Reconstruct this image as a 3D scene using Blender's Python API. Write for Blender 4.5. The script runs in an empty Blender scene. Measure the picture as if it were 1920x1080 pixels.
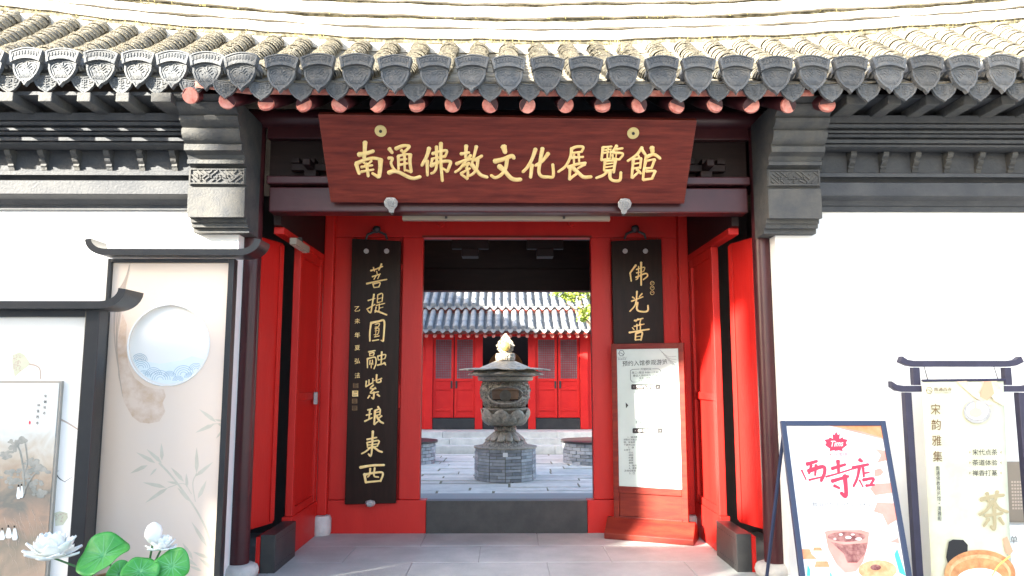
import bpy, bmesh, math, random
from mathutils import Vector, Matrix
R = math.radians
rnd = random.Random(7)
C = bpy.context.scene.collection
sc = bpy.context.scene

# ---------------------------------------------------------------- camera, sky, sun, exposure
F_PX, PITCH, YAW, CAM = 1387.0, R(7.0), R(-0.54), Vector((0, 0, 1.55))
cd = bpy.data.cameras.new('camera'); cam = bpy.data.objects.new('camera', cd); C.objects.link(cam)
cam.location = CAM; cam.rotation_euler = (math.pi/2 + PITCH, 0, YAW)
cd.sensor_width = 36.0; cd.lens = 36.0*F_PX/1920.0; cd.clip_start = 0.05; cd.clip_end = 1000
sc.camera = cam
SUN_AZ, SUN_EL = R(53.0), R(22.0)          # azimuth measured from the camera's back towards its left
S = Vector((-math.sin(SUN_AZ)*math.cos(SUN_EL), -math.cos(SUN_AZ)*math.cos(SUN_EL), math.sin(SUN_EL)))
w = bpy.data.worlds.new('World'); sc.world = w; w.use_nodes = True
nt = w.node_tree; nt.nodes.clear()
sky = nt.nodes.new('ShaderNodeTexSky'); sky.sky_type = 'NISHITA'; sky.sun_disc = False
sky.dust_density = 2.6; sky.ozone_density = .8; sky.sun_elevation = SUN_EL; sky.sun_rotation = math.atan2(S.x, S.y)
bg = nt.nodes.new('ShaderNodeBackground'); bg.inputs[1].default_value = 0.10
wo = nt.nodes.new('ShaderNodeOutputWorld')
nt.links.new(sky.outputs[0], bg.inputs[0]); nt.links.new(bg.outputs[0], wo.inputs[0])
sl = bpy.data.lights.new('sun', 'SUN'); sl.energy = 5.0; sl.angle = R(0.55); sl.color = (1.0, 0.93, 0.80)
so = bpy.data.objects.new('sun', sl); C.objects.link(so)
so.rotation_euler = (-S).to_track_quat('-Z', 'Y').to_euler(); so.location = (-20, -10, 20)
vs = sc.view_settings; vs.view_transform = 'Standard'; vs.look = 'None'; vs.gamma = 1.0
vs.use_curve_mapping = False; vs.exposure = 3.2
sc.cycles.max_bounces = 8; sc.cycles.diffuse_bounces = 5

# ---------------------------------------------------------------- pixel of the photograph -> direction
CM = Matrix.Rotation(YAW, 3, 'Z') @ Matrix.Rotation(math.pi/2 + PITCH, 3, 'X')
def ray(x, y): return CM @ Vector(((x-960)/F_PX, (540-y)/F_PX, -1))
def P(x, y, Y):
    d = ray(x, y); return CAM + d*(Y/d.y)
def zp(y, Y): return P(947, y, Y).z
def xp(x, y, Y): return P(x, y, Y).x
class Plane:
    def __init__(s, p, n): s.p = Vector(p); s.n = Vector(n).normalized()
    def at(s, x, y, off=0.0):
        d = ray(x, y); p = s.p + s.n*off
        return CAM + d*((p-CAM).dot(s.n)/d.dot(s.n))

# ---------------------------------------------------------------- materials
def mat(name, c, r=0.6, c2=None, sc_=4.0, detail=5, lo=.35, hi=.65, bump=0.0, bsc=40.0, metal=0.0, spec=0.5,
        stretch=(1, 1, 1), rand=0.0, coat=0.0, btype='noise', trans=0.0):
    m = bpy.data.materials.new(name); m.use_nodes = True
    n, l = m.node_tree.nodes, m.node_tree.links
    b = n['Principled BSDF']
    b.inputs['Roughness'].default_value = r; b.inputs['Metallic'].default_value = metal
    b.inputs['Specular IOR Level'].default_value = spec; b.inputs['Coat Weight'].default_value = coat
    b.inputs['Coat Roughness'].default_value = .2
    c = tuple(c)+(1,) if len(c) == 3 else c
    b.inputs['Base Color'].default_value = c
    geo = n.new('ShaderNodeNewGeometry'); mp = n.new('ShaderNodeMapping'); mp.inputs['Scale'].default_value = stretch
    l.new(geo.outputs['Position'], mp.inputs['Vector'])
    col = None
    if c2 is not None:
        nz = n.new('ShaderNodeTexNoise'); nz.inputs['Scale'].default_value = sc_; nz.inputs['Detail'].default_value = detail
        nz.inputs['Roughness'].default_value = .62
        l.new(mp.outputs[0], nz.inputs['Vector'])
        cr = n.new('ShaderNodeValToRGB'); cr.color_ramp.elements[0].position = lo; cr.color_ramp.elements[1].position = hi
        cr.color_ramp.elements[0].color = c; cr.color_ramp.elements[1].color = tuple(c2)+(1,)
        l.new(nz.outputs['Fac'], cr.inputs[0]); col = cr.outputs[0]
    if rand > 0:
        oi = n.new('ShaderNodeObjectInfo'); mr = n.new('ShaderNodeMapRange')
        mr.inputs['To Min'].default_value = 1-rand; mr.inputs['To Max'].default_value = 1+rand
        l.new(oi.outputs['Random'], mr.inputs[0])
        mx = n.new('ShaderNodeMix'); mx.data_type = 'RGBA'; mx.blend_type = 'MULTIPLY'; mx.inputs[0].default_value = 1
        if col: l.new(col, mx.inputs[6])
        else: mx.inputs[6].default_value = c
        l.new(mr.outputs[0], mx.inputs[7]); col = mx.outputs[2]
    if col: l.new(col, b.inputs['Base Color'])
    if bump > 0:
        if btype == 'voronoi':
            nb = n.new('ShaderNodeTexVoronoi'); nb.inputs['Scale'].default_value = bsc; o = nb.outputs['Distance']
        else:
            nb = n.new('ShaderNodeTexNoise'); nb.inputs['Scale'].default_value = bsc; nb.inputs['Detail'].default_value = 4; o = nb.outputs['Fac']
        l.new(mp.outputs[0], nb.inputs['Vector'])
        bp = n.new('ShaderNodeBump'); bp.inputs['Strength'].default_value = bump; bp.inputs['Distance'].default_value = .02
        l.new(o, bp.inputs['Height']); l.new(bp.outputs[0], b.inputs['Normal'])
    if trans > 0:
        b.inputs['Transmission Weight'].default_value = trans
    return m
M = {}
M['plaster'] = mat('white_plaster', (.80, .80, .79), .85, (.72, .715, .70), 1.3, bump=.12, bsc=14)
M['brick_grey'] = mat('dark_grey_brick', (.028, .032, .039), .75, (.048, .051, .056), 5, bump=.25, bsc=50)
M['corbel'] = mat('corbel_grey', (.040, .043, .048), .8, (.072, .071, .066), 7, bump=.3, bsc=60)
M['tile'] = mat('weathered_roof_tile', (.075, .072, .066), .9, (.19, .172, .13), 16, lo=.3, hi=.6, bump=.5, bsc=70, rand=.12)
M['tile_end'] = mat('clay_tile_end', (.058, .066, .076), .8, (.098, .100, .10), 12, bump=.45, bsc=55, rand=.18)
M['ridge'] = mat('ridge_mortar', (.30, .285, .255), .9, (.48, .455, .41), 5, bump=.5, bsc=30)
M['moss'] = mat('mossy_mortar', (.05, .045, .028), .95, (.26, .23, .15), 14, lo=.4, hi=.68, bump=.6, bsc=40)
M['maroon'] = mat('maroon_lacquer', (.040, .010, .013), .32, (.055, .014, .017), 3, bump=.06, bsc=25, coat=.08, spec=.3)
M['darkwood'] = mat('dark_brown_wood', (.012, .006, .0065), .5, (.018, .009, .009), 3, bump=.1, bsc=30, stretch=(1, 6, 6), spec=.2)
M['red'] = mat('red_lacquer', (.40, .008, .007), .45, (.50, .016, .011), 1.7, detail=9, lo=.25, hi=.75, bump=.10, bsc=26, stretch=(2.5, 2.5, .5), spec=.3)
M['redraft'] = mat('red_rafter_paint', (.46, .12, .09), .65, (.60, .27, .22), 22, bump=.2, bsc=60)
M['plaque'] = mat('red_brown_plank', (.070, .0095, .007), .42, (.165, .028, .017), 3.5, detail=8, lo=.3, hi=.7, bump=.08, bsc=30, stretch=(1, 9, 9), spec=.3)
M['gold'] = mat('gilded', (.80, .58, .22), .45, (.88, .68, .32), 20, metal=.25, bump=.1, bsc=60)
M['brass'] = mat('brass_plate', (.62, .50, .22), .45, metal=.4)
M['couplet'] = mat('dark_couplet_lacquer', (.010, .0045, .0040), .36, (.019, .008, .0065), 5, stretch=(5, 5, .6), spec=.14)
M['iron'] = mat('black_iron', (.03, .03, .032), .5, metal=.3)
M['pewter'] = mat('pewter', (.30, .30, .30), .6, (.4, .4, .39), 40, bump=.6, bsc=90)
M['plate'] = mat('dark_metal_sheet', (.028, .030, .032), .45, (.045, .045, .045), 6, metal=.3)
M['stone'] = mat('pale_stone', (.42, .41, .39), .85, (.54, .53, .50), 9, bump=.3, bsc=50)
M['slab'] = mat('grey_floor_slab', (.30, .325, .315), .6, (.45, .475, .455), 2.4, detail=12, lo=.28, hi=.66, bump=.12, bsc=40, rand=.05)
M['court'] = mat('courtyard_stone', (.50, .49, .45), .75, (.66, .64, .58), 4, bump=.3, bsc=20, rand=.12)
M['ground'] = mat('paving_far', (.34, .34, .33), .8, (.42, .42, .40), 1.5)
M['plaza'] = mat('grey_granite', (.22, .22, .215), .7, (.28, .28, .27), 2)
M['mortar'] = mat('pale_mortar', (.34, .34, .33), .9)
M['joint'] = mat('joint_earth', (.17, .16, .11), .95, (.24, .22, .14), 6)
M['bronze'] = mat('aged_bronze', (.20, .175, .14), .55, (.37, .33, .26), 18, metal=.2, bump=.35, bsc=60)
M['bronze_carved'] = mat('carved_bronze', (.10, .085, .068), .55, (.37, .33, .26), 30, metal=.2, bump=1.0, bsc=34, btype='voronoi')
M['brick'] = mat('blue_grey_brick', (.27, .29, .31), .85, (.38, .39, .40), 9, bump=.3, bsc=50, rand=.28)
M['halltile'] = mat('hall_roof_tile', (.17, .185, .20), .75, (.24, .245, .25), 10, bump=.25, bsc=40, rand=.08)
M['hallred'] = mat('hall_red_paint', (.55, .010, .010), .5, (.62, .018, .014), 3, spec=.3)
M['lattice'] = mat('lattice_red', (.26, .012, .02), .5)
M['paper'] = mat('window_glass_dull', (.16, .12, .13), .25, (.24, .20, .21), 3)
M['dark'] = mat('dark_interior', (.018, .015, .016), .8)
M['frame'] = mat('charcoal_powder_coat', (.010, .012, .015), .38, (.014, .016, .019), 8, bump=.05, bsc=90)
M['frameblue'] = mat('navy_metal', (.020, .032, .075), .45)
M['framepurple'] = mat('indigo_painted_wood', (.016, .014, .036), .5, (.024, .021, .05), 10)
M['white'] = mat('white_board', (.80, .785, .75), .5)
M['signpaper'] = mat('pale_green_print', (.37, .47, .45), .45, (.43, .53, .51), 2)
M['signwood'] = mat('reddish_wood', (.105, .011, .009), .4, (.17, .024, .013), 3, detail=7, bump=.05, bsc=30, stretch=(1, 1, 7), spec=.22)
M['ink'] = mat('black_ink', (.012, .012, .014), .7)
M['inkgrey'] = mat('grey_ink', (.10, .105, .11), .7)
M['inkblue'] = mat('blue_line_print', (.30, .42, .50), .7)
M['paleblue'] = mat('pale_blue_print', (.70, .77, .79), .7, (.76, .80, .81), 6)
M['beige'] = mat('beige_print', (.74, .59, .47), .6, (.70, .59, .51), .9, lo=.3, hi=.7)
M['brush'] = mat('brown_brush_print', (.58, .41, .29), .7, (.70, .56, .46), 12)
M['brushline'] = mat('thin_brown_print', (.47, .38, .31), .7)
M['bamboo'] = mat('bamboo_print', (.54, .48, .38), .7, (.60, .54, .44), 9)
M['petal'] = mat('white_petal', (.82, .84, .78), .55, (.86, .87, .84), 9)
M['yellow'] = mat('yellow_stamen', (.75, .60, .15), .6)
M['lotusleaf'] = mat('green_lotus_leaf', (.030, .24, .035), .42, (.06, .33, .05), 9, bump=.2, bsc=30)
M['vein'] = mat('pale_leaf_vein', (.10, .36, .13), .5)
M['stem'] = mat('green_stem', (.05, .16, .05), .5)
M['pot'] = mat('woven_brown_pot', (.22, .13, .06), .8, (.34, .22, .11), 24, bump=.5, bsc=60)
M['soil'] = mat('brown_moss', (.10, .08, .04), .95, (.2, .15, .07), 30, bump=.8, bsc=60)
M['posterwhite'] = mat('poster_paper', (.80, .79, .78), .45)
M['pinkred'] = mat('pink_red_print', (.80, .022, .06), .55)
M['salmon'] = mat('salmon_print', (.72, .24, .19), .6, (.74, .34, .28), 5)
M['orange'] = mat('orange_print', (.72, .20, .07), .6, (.76, .32, .16), 12)
M['teal'] = mat('teal_print', (.06, .48, .44), .6)
M['coffee'] = mat('coffee_print', (.16, .03, .03), .5, (.42, .20, .17), 22)
M['bagel'] = mat('bagel_print', (.52, .28, .12), .6, (.66, .44, .24), 22)
M['tea'] = mat('pale_green_banner', (.49, .50, .36), .7, (.60, .60, .47), 5, detail=8)
M['teadark'] = mat('brown_gold_print', (.10, .05, .018), .6, (.19, .11, .04), 20)
M['teachar'] = mat('pale_brown_print', (.33, .285, .17), .7)
M['clay'] = mat('brown_bowl_print', (.40, .16, .06), .45, (.62, .33, .14), 14)
M['skin'] = mat('hand_print', (.55, .30, .19), .6)
M['board'] = mat('taupe_board', (.24, .20, .155), .6)
M['leaf'] = mat('tree_leaf', (.10, .17, .02), .5, (.20, .24, .03), 3, rand=.2)
M['darkleaf'] = mat('street_tree_leaf', (.05, .10, .025), .5)
M['bark'] = mat('bark', (.12, .09, .06), .9, (.18, .14, .1), 12, bump=.6, bsc=30)
M['lamp'] = mat('lamp_housing', (.34, .31, .265), .5)
M['altar'] = mat('altar_wood', (.26, .17, .09), .5, (.36, .25, .14), 8)
M['halo'] = mat('gilded_disc', (.38, .25, .10), .4, metal=.3)
M['goldball'] = mat('gold_pearl', (.62, .43, .12), .35, metal=.4)
M['grass'] = mat('dry_weed', (.34, .30, .12), .9)
M['roomdark'] = mat('dim_room_wall', (.10, .095, .095), .9)
M['wallpaint'] = mat('room_wall', (.40, .38, .36), .9)

# ---------------------------------------------------------------- mesh helpers
WL = {}
def wloc(o): return WL.get(o.name, Vector((0, 0, 0)))
def link(o, parent=None, world=(0, 0, 0)):
    C.objects.link(o); o.location = world; WL[o.name] = Vector(world)
    if parent is not None:
        o.parent = parent; o.matrix_parent_inverse = Matrix.Translation(-wloc(parent))
    return o
class MB:
    def __init__(s, M=None): s.v, s.f, s.M = [], [], M
    def add(s, vs, fs):
        k = len(s.v); s.v += [Vector(a) for a in vs]; s.f += [tuple(i+k for i in f) for f in fs]; return s
    def box(s, x0, x1, y0, y1, z0, z1):
        return s.add([(x, y, z) for z in (z0, z1) for y in (y0, y1) for x in (x0, x1)],
                     [(0, 2, 3, 1), (4, 5, 7, 6), (0, 1, 5, 4), (2, 6, 7, 3), (0, 4, 6, 2), (1, 3, 7, 5)])
    def prism(s, pts, d):
        """closed outline of 3-D points pushed along vector d"""
        n = len(pts); d = Vector(d); pts = [Vector(p) for p in pts]
        return s.add(pts+[p+d for p in pts], [tuple(range(n))[::-1], tuple(range(n, 2*n))] +
                     [(i, (i+1) % n, n+(i+1) % n, n+i) for i in range(n)])
    def tube(s, pts, rad, n=10, caps=True):
        pts = [Vector(p) for p in pts]; rad = rad if isinstance(rad, (list, tuple)) else [rad]*len(pts)
        vs, fs = [], []
        up = Vector((0, 0, 1)); t0 = (pts[1]-pts[0]).normalized()
        if abs(t0.dot(up)) > .9: up = Vector((1, 0, 0))
        for i, p in enumerate(pts):
            t = (pts[min(i+1, len(pts)-1)]-pts[max(i-1, 0)]).normalized()
            a = t.cross(up).normalized(); b = a.cross(t)
            for k in range(n):
                q = 2*math.pi*k/n; vs.append(p+(a*math.cos(q)+b*math.sin(q))*rad[i])
        for i in range(len(pts)-1):
            for k in range(n):
                fs.append((i*n+k, i*n+(k+1) % n, (i+1)*n+(k+1) % n, (i+1)*n+k))
        if caps: fs += [tuple(range(n))[::-1], tuple(range((len(pts)-1)*n, len(pts)*n))]
        return s.add(vs, fs)
    def lathe(s, prof, c, n=28, caps=True, wob=None):
        vs, fs = [], []
        for i, (r, z) in enumerate(prof):
            for k in range(n):
                q = 2*math.pi*k/n; rr = r*(wob(i, q) if wob else 1)
                vs.append((c[0]+rr*math.cos(q), c[1]+rr*math.sin(q), c[2]+z))
        for i in range(len(prof)-1):
            for k in range(n):
                fs.append((i*n+k, i*n+(k+1) % n, (i+1)*n+(k+1) % n, (i+1)*n+k))
        if caps: fs += [tuple(range(n))[::-1], tuple(range((len(prof)-1)*n, len(prof)*n))]
        return s.add(vs, fs)
    def sweepx(s, prof, xs, dz, dy=lambda x, y: 0):
        """outline [(Y,Z)] swept along X, lifted by dz(x)"""
        n = len(prof)
        vs = [(x, y+dy(x, y), z+dz(x)) for x in xs for (y, z) in prof]
        fs = [(i*n+k, i*n+(k+1) % n, (i+1)*n+(k+1) % n, (i+1)*n+k) for i in range(len(xs)-1) for k in range(n)]
        fs += [tuple(range(n))[::-1], tuple(range((len(xs)-1)*n, len(xs)*n))]
        return s.add(vs, fs)
    def mesh(s, name, m):
        me = bpy.data.meshes.new(name)
        vs = [s.M @ v for v in s.v] if s.M is not None else s.v
        me.from_pydata([tuple(v) for v in vs], [], s.f)
        bm = bmesh.new(); bm.from_mesh(me); bmesh.ops.recalc_face_normals(bm, faces=bm.faces); bm.to_mesh(me); bm.free()
        me.materials.append(M[m] if isinstance(m, str) else m); return me
    def build(s, name, m, parent=None, smooth=0, bevel=0, world=(0, 0, 0)):
        me = s.mesh(name, m)
        if smooth:
            me.polygons.foreach_set('use_smooth', [True]*len(me.polygons)); me.set_sharp_from_angle(angle=R(smooth))
        o = link(bpy.data.objects.new(name, me), parent, world)
        if bevel:
            b = o.modifiers.new('bevel', 'BEVEL'); b.width = bevel; b.segments = 2; b.limit_method = 'ANGLE'; b.angle_limit = R(40)
        return o
def piece(name, me, parent, world, rot=None, scale=None):
    o = link(bpy.data.objects.new(name, me), parent, world)
    if rot: o.rotation_euler = rot
    if scale: o.scale = scale
    return o
def thing(name, label, cat, loc=(0, 0, 0), group=None):
    o = bpy.data.objects.new(name, None); o.empty_display_size = .1; link(o, None, loc)
    o['label'] = label; o['category'] = cat
    if group: o['group'] = group
    return o
def tag(o, label, cat, group=None):
    o['label'] = label; o['category'] = cat
    if group: o['group'] = group
    return o
def structure(o): o['kind'] = 'structure'; return o
def stuff(o): o['kind'] = 'stuff'; return o
def box(name, m, parent, x0, x1, y0, y1, z0, z1, bevel=0): return MB().box(x0, x1, y0, y1, z0, z1).build(name, m, parent, bevel=bevel)

# flat print on a plane, given by pixels of the photograph
def poly(mb, pts, pl, off, th=0.0012):
    a = [pl.at(x, y, off) for x, y in pts]; return mb.prism(a, pl.n*th)
def ell(cx, cy, rx, ry, n=24, a0=0, a1=360):
    return [(cx+rx*math.cos(R(a0+(a1-a0)*k/n)), cy+ry*math.sin(R(a0+(a1-a0)*k/n))) for k in range(n if a1-a0 == 360 else n+1)]
def catmull(p, per=5):
    if len(p) == 2: return [(p[0][0]+(p[1][0]-p[0][0])*t/per, p[0][1]+(p[1][1]-p[0][1])*t/per) for t in range(per+1)]
    q = [(2*p[0][0]-p[1][0], 2*p[0][1]-p[1][1])]+list(p)+[(2*p[-1][0]-p[-2][0], 2*p[-1][1]-p[-2][1])]
    out = []
    for i in range(1, len(q)-2):
        for k in range(per):
            t = k/per
            out.append(tuple(.5*((2*q[i][j])+(-q[i-1][j]+q[i+1][j])*t+(2*q[i-1][j]-5*q[i][j]+4*q[i+1][j]-q[i+2][j])*t*t +
                                 (-q[i-1][j]+3*q[i][j]-3*q[i+1][j]+q[i+2][j])*t**3) for j in (0, 1)))
    out.append(tuple(p[-1])); return out
def stroke(mb, pts, wd, pl, off=.001, h=.008, taper=.72, even=False):
    """one brush stroke: a domed ribbon along pixel points"""
    p = catmull(pts); n = len(p); rows = []
    for i, (x, y) in enumerate(p):
        a = p[max(i-1, 0)]; b = p[min(i+1, n-1)]; dx, dy = b[0]-a[0], b[1]-a[1]; L = math.hypot(dx, dy) or 1
        t = i/(n-1); dx /= L; dy /= L
        ww = wd*.5*(1 if even else (1.0-.22*math.sin(math.pi*t))*(1-(1-taper)*max(0, t-.6)/.4))
        if i == 0: rows.append(((x-dx*wd*.28, y-dy*wd*.28), (dx, dy), ww*.45))
        rows.append(((x, y), (dx, dy), ww))
        if i == n-1: rows.append(((x+dx*wd*.26, y+dy*wd*.26), (dx, dy), ww*.4))
    vs, fs = [], []
    for (c, d, ww) in rows:
        nx, ny = -d[1], d[0]
        vs += [pl.at(c[0]+nx*ww, c[1]+ny*ww, off-min(.002, h*.4)), pl.at(c[0]+nx*ww*.82, c[1]+ny*ww*.82, off+h*.75), pl.at(c[0], c[1], off+h),
               pl.at(c[0]-nx*ww*.82, c[1]-ny*ww*.82, off+h*.75), pl.at(c[0]-nx*ww, c[1]-ny*ww, off-min(.002, h*.4))]
    for i in range(len(rows)-1):
        for k in range(4): fs.append((i*5+k, i*5+k+1, i*5+5+k+1, i*5+5+k))
    fs += [(0, 1, 2, 3, 4), tuple(len(vs)-5+k for k in range(5))]
    mb.add(vs, fs)
def strokes(mb, data, o, s, pl, off=.001, h=.008, wk=1.0, taper=.72):
    for st in data:
        stroke(mb, [(o[0]+x/s, o[1]+y/s) for x, y in st[1:]], st[0]*wk/s, pl, off, h, taper)

# all lettering is typeset once, turned into outlines and then laid on its board
STR = {}
def typeset(strings):
    obs = []
    for t in strings:
        cu = bpy.data.curves.new('type', 'FONT'); cu.body = t; cu.size = 1; cu.resolution_u = 3; cu.offset = .004
        o = bpy.data.objects.new('type', cu); C.objects.link(o); obs.append((t, o, cu))
    dg = bpy.context.evaluated_depsgraph_get()
    for t, o, cu in obs:
        me = bpy.data.meshes.new_from_object(o.evaluated_get(dg))
        vs = [tuple(v.co) for v in me.vertices]; fs = [tuple(p.vertices) for p in me.polygons]
        if vs:
            x0, x1 = min(v[0] for v in vs), max(v[0] for v in vs); y0, y1 = min(v[1] for v in vs), max(v[1] for v in vs)
            STR[t] = ([((v[0]-(x0+x1)/2), (v[1]-(y0+y1)/2)) for v in vs], fs, x1-x0, y1-y0)
        bpy.data.meshes.remove(me)
    for t, o, cu in obs: bpy.data.objects.remove(o); bpy.data.curves.remove(cu)
def text(mb, t, cx, cy, wpx, pl, off=.003, hpx=None, slope=0.0, shear=0.0):
    """one line of type, centred on pixel (cx,cy), wpx wide"""
    if t not in STR: return
    vs, fs, tw, th = STR[t]; k = wpx/tw; ky = (hpx/th) if hpx else k
    mb.add([pl.at(cx+(x+shear*y)*k, cy-y*ky+slope*x*k, off) for x, y in vs], fs)
LINES = ['预约入馆参观游览', '开馆时间', '周二~周日 9:00—17:30', '最后入场时间为 17:00', '周周一闭馆', '(法定节假日除外)', '· 预约方式 ·', '· 参观须知 ·',
         '1、缺消费', '须取行为能力', '理、车道停', '下游览口交', '2、请',
         '大得于', '·灯火', '·宠物', '·利器', '·易燃', '·食物', '3、馆内', '4、请爱', '及相应管理', '5、口', '扫码', '南通西寺', '天好咖啡', 'Tims',
         '营业时间: 07:30-19:30', '宋代点茶', '茶道体验', '禅香打篆', '茶', '单', 'WEST TEMPLE']
CH = '宋韵雅集南通佛教展览馆清雅阁·乙未年夏弘法宋朝巡远种莲西寺菩提'
typeset(LINES+sorted(set(CH)))

# ================================================================ SETTING
YW, YI, YC = 5.90, 7.75, 6.08          # white wall face, red door wall, column line
ZC = -.15                              # courtyard level
structure(box('ground', 'ground', None, -150, 150, -120, 260, -.5, -.20))
floor = structure(box('floor', 'mortar', None, -12, 12, -16, 10.4, -.199, -.005))
y = 4.1; row = 0
for d in (.62, .60, .62, .60, .62, .595):       # big slabs of the gate recess and the strip before it
    x = -3.6 + (.0, -.55)[row % 2]
    while x < 3.6:
        wd = 1.12 + rnd.uniform(-.05, .05)
        MB().box(x+.003, x+wd-.003, y+.003, y+d-.003, -.05, rnd.uniform(-.0015, .0015)).build('paving_slab', 'slab', floor, bevel=.003)
        x += wd
    y += d; row += 1
y = -15.9                                        # plaza in front, coarser slabs seen by nobody
mb = MB()
while y < 4.0:
    mb.box(-11.9, 11.9, y, y+.97, -.05, -.001); y += .98
stuff(mb.build('plaza_slabs', 'plaza', floor))
court = structure(box('courtyard', 'joint', None, -7, 7, 10.45, 18.2, -.199, ZC-.012))
y = 10.5
while y < 17.2:
    d = rnd.uniform(.26, .46); x = -3.4 + rnd.uniform(-.8, 0)
    while x < 3.4:
        wd = rnd.uniform(.7, 1.7); g = rnd.uniform(.010, .022)
        j = lambda: rnd.uniform(-.012, .012)
        z = ZC + rnd.uniform(-.012, .006)
        MB().prism([(x+g, y+g+j(), ZC-.03), (x+wd-g, y+g+j(), ZC-.03), (x+wd-g+j(), y+d-g, ZC-.03), (x+g+j(), y+d-g+j(), ZC-.03)], (0, 0, z-ZC+.03)).build('stone_slab', 'court', court, bevel=.006)
        x += wd
    y += d

# ================================================================ GATE BUILDING
gate = thing('gate_building', 'white walled temple gate with grey tiled roof and deep red recessed doorway', 'gatehouse', (0, 6.5, 0))
def ridge_dz(x): return (.0140 if x < 0 else .0100)*x*x
def eave_dz(x): return (.0022 if x < 0 else .0016)*x*x + (.085*wing(x))
def wing(x): return max(0.0, min(1.0, (-1.9-x)/.7))          # the left wing's eave sits back and a little higher
WB = .15
XS = [-7.6 + .38*i for i in range(41)]

# white walls, with what closes the rooms behind them
for s, xa, xb in ((-1, -7.6, -2.150), (1, 2.195, 7.6)):
    box('wall', 'plaster', gate, xa, xb, YW, YW+.32, -.01, 3.62)
    e = xa if s < 0 else xb
    box('end_wall', 'plaster', gate, min(e, e-.3*s), max(e, e-.3*s), YW+.33, 10.2, -.01, 3.4)
    xr = sorted((s*2.35, s*7.25)); box('rear_wall', 'wallpaint', gate, xr[0], xr[1], 10.0, 10.2, -.01, 3.3)
    xs_ = sorted((s*2.10, s*2.30)); box('room_wall', 'darkwood', gate, xs_[0], xs_[1], YI+.12, 10.2, -.01, 3.3)
    xq = sorted((s*2.6, s*2.66)); box('room_partition', 'roomdark', gate, xq[0], xq[1], YW+.34, 8.0, -.01, 3.5); xk = sorted((s*2.10, s*2.599)); box('room_leak_wall', 'roomdark', gate, xk[0], xk[1], 7.80, 7.86, -.01, 3.5)  # last box: dark wall added to close a light leak into the room

# moulded cornice of each wing: (pixel row, projection)
COR = [(395, .030), (386, .032), (384, .050), (380, .058), (375, .075), (370, .115), (367, .150), (365, .160), (341, .165), (339, .085), (331, .085), (330, .175), (323, .178), (322, .045),
       (284, .045), (283, .120), (279, .175), (273, .215), (269, .220), (267, .205), (266, .255), (260, .256), (258, .215), (255, .262), (250, .282), (248, .262), (247, .305),
       (243, .306), (241, .265), (237, .310), (231, .330), (229, .300), (228, .325), (214, .326)]
cpts = [(YW-p, zp(y, YW-p)) for y, p in COR]
for s, xa, xb in ((-1, -7.5, -2.40), (1, 2.47, 7.5)):
    MB().prism([(xa, a, b) for a, b in [(YW+.02, cpts[0][1])]+cpts+[(YW+.02, cpts[-1][1])]], (xb-xa, 0, 0)).build('cornice', 'brick_grey', gate, smooth=24)
    zt = zp(284, YW-.06); zb = zp(322, YW-.06)
    prof = [(0, 0), (-.012, .0), (-.02, .02), (-.03, .03), (-.026, .045), (-.045, .06), (-.055, .075), (-.048, .09), (-.068, .105), (-.080, .125), (-.076, .145), (0, .150)]
    k = (zt-zb)/.150
    x = xb-.03 if s < 0 else xa+.06
    while xa < x < xb:
        MB().prism([(x, YW-.042+a*1.2, zb+.002+b*k*.97) for a, b in prof], (.045, 0, 0)).build('scroll_bracket', 'corbel', gate)
        x += .262*s
    ry = 5.31 if s < 0 else 5.30; rz_ = zp(193, ry)
    box('soffit_board', 'brick_grey', gate, xa, xb, ry+.06, YW, rz_+.073, rz_+.10)
    x = (xb-.16 if s < 0 else xa+.16); i = 0
    while xa < x < xb:
        hw = .075 if i == 0 else .05
        box('square_rafter', 'corbel', gate, x-hw, x+hw, ry, 5.66, rz_, rz_+.072, bevel=.006); x += .286*s; i += 1

# corbelled pier heads beside the doorway
CB = [(437, .085), (428, .09), (427, .125), (419, .13), (418, .150), (410, .155), (408, .215), (353, .218), (352, .188), (349, .188), (348, .214), (317, .216), (316, .19), (310, .225),
      (308, .26), (302, .262), (300, .245), (292, .265), (285, .31), (283, .33), (273, .333), (271, .315), (266, .345), (258, .375), (249, .392), (243, .392), (241, .375), (234, .41),
      (226, .44), (219, .448), (217, .43), (208, .47), (199, .505), (193, .515), (192, .50), (186, .53), (178, .55)]
bpts = [(YW-p, zp(y, YW-p)) for y, p in CB]
FRET = [[(0, 3), (3, 0)], [(0, 1), (1, 0)], [(1, 4), (5, 0)], [(2, 5), (4, 3)], [(4, 5), (7, 2)], [(5, 1), (9, 5)], [(7, 0), (10, 3)], [(6, 4), (7, 5)], [(9, 0), (11, 2)], [(9, 3), (13, 0)],
        [(10, 5), (14, 1)], [(12, 5), (15, 2)], [(14, 0), (17, 3)], [(15, 4), (16, 5)], [(16, 0), (18, 2)], [(17, 5), (18, 4)], [(3, 1), (5, 3)], [(2, 2), (3, 3)], [(8, 2), (9, 1)], [(12, 2), (13, 3)]]
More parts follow.
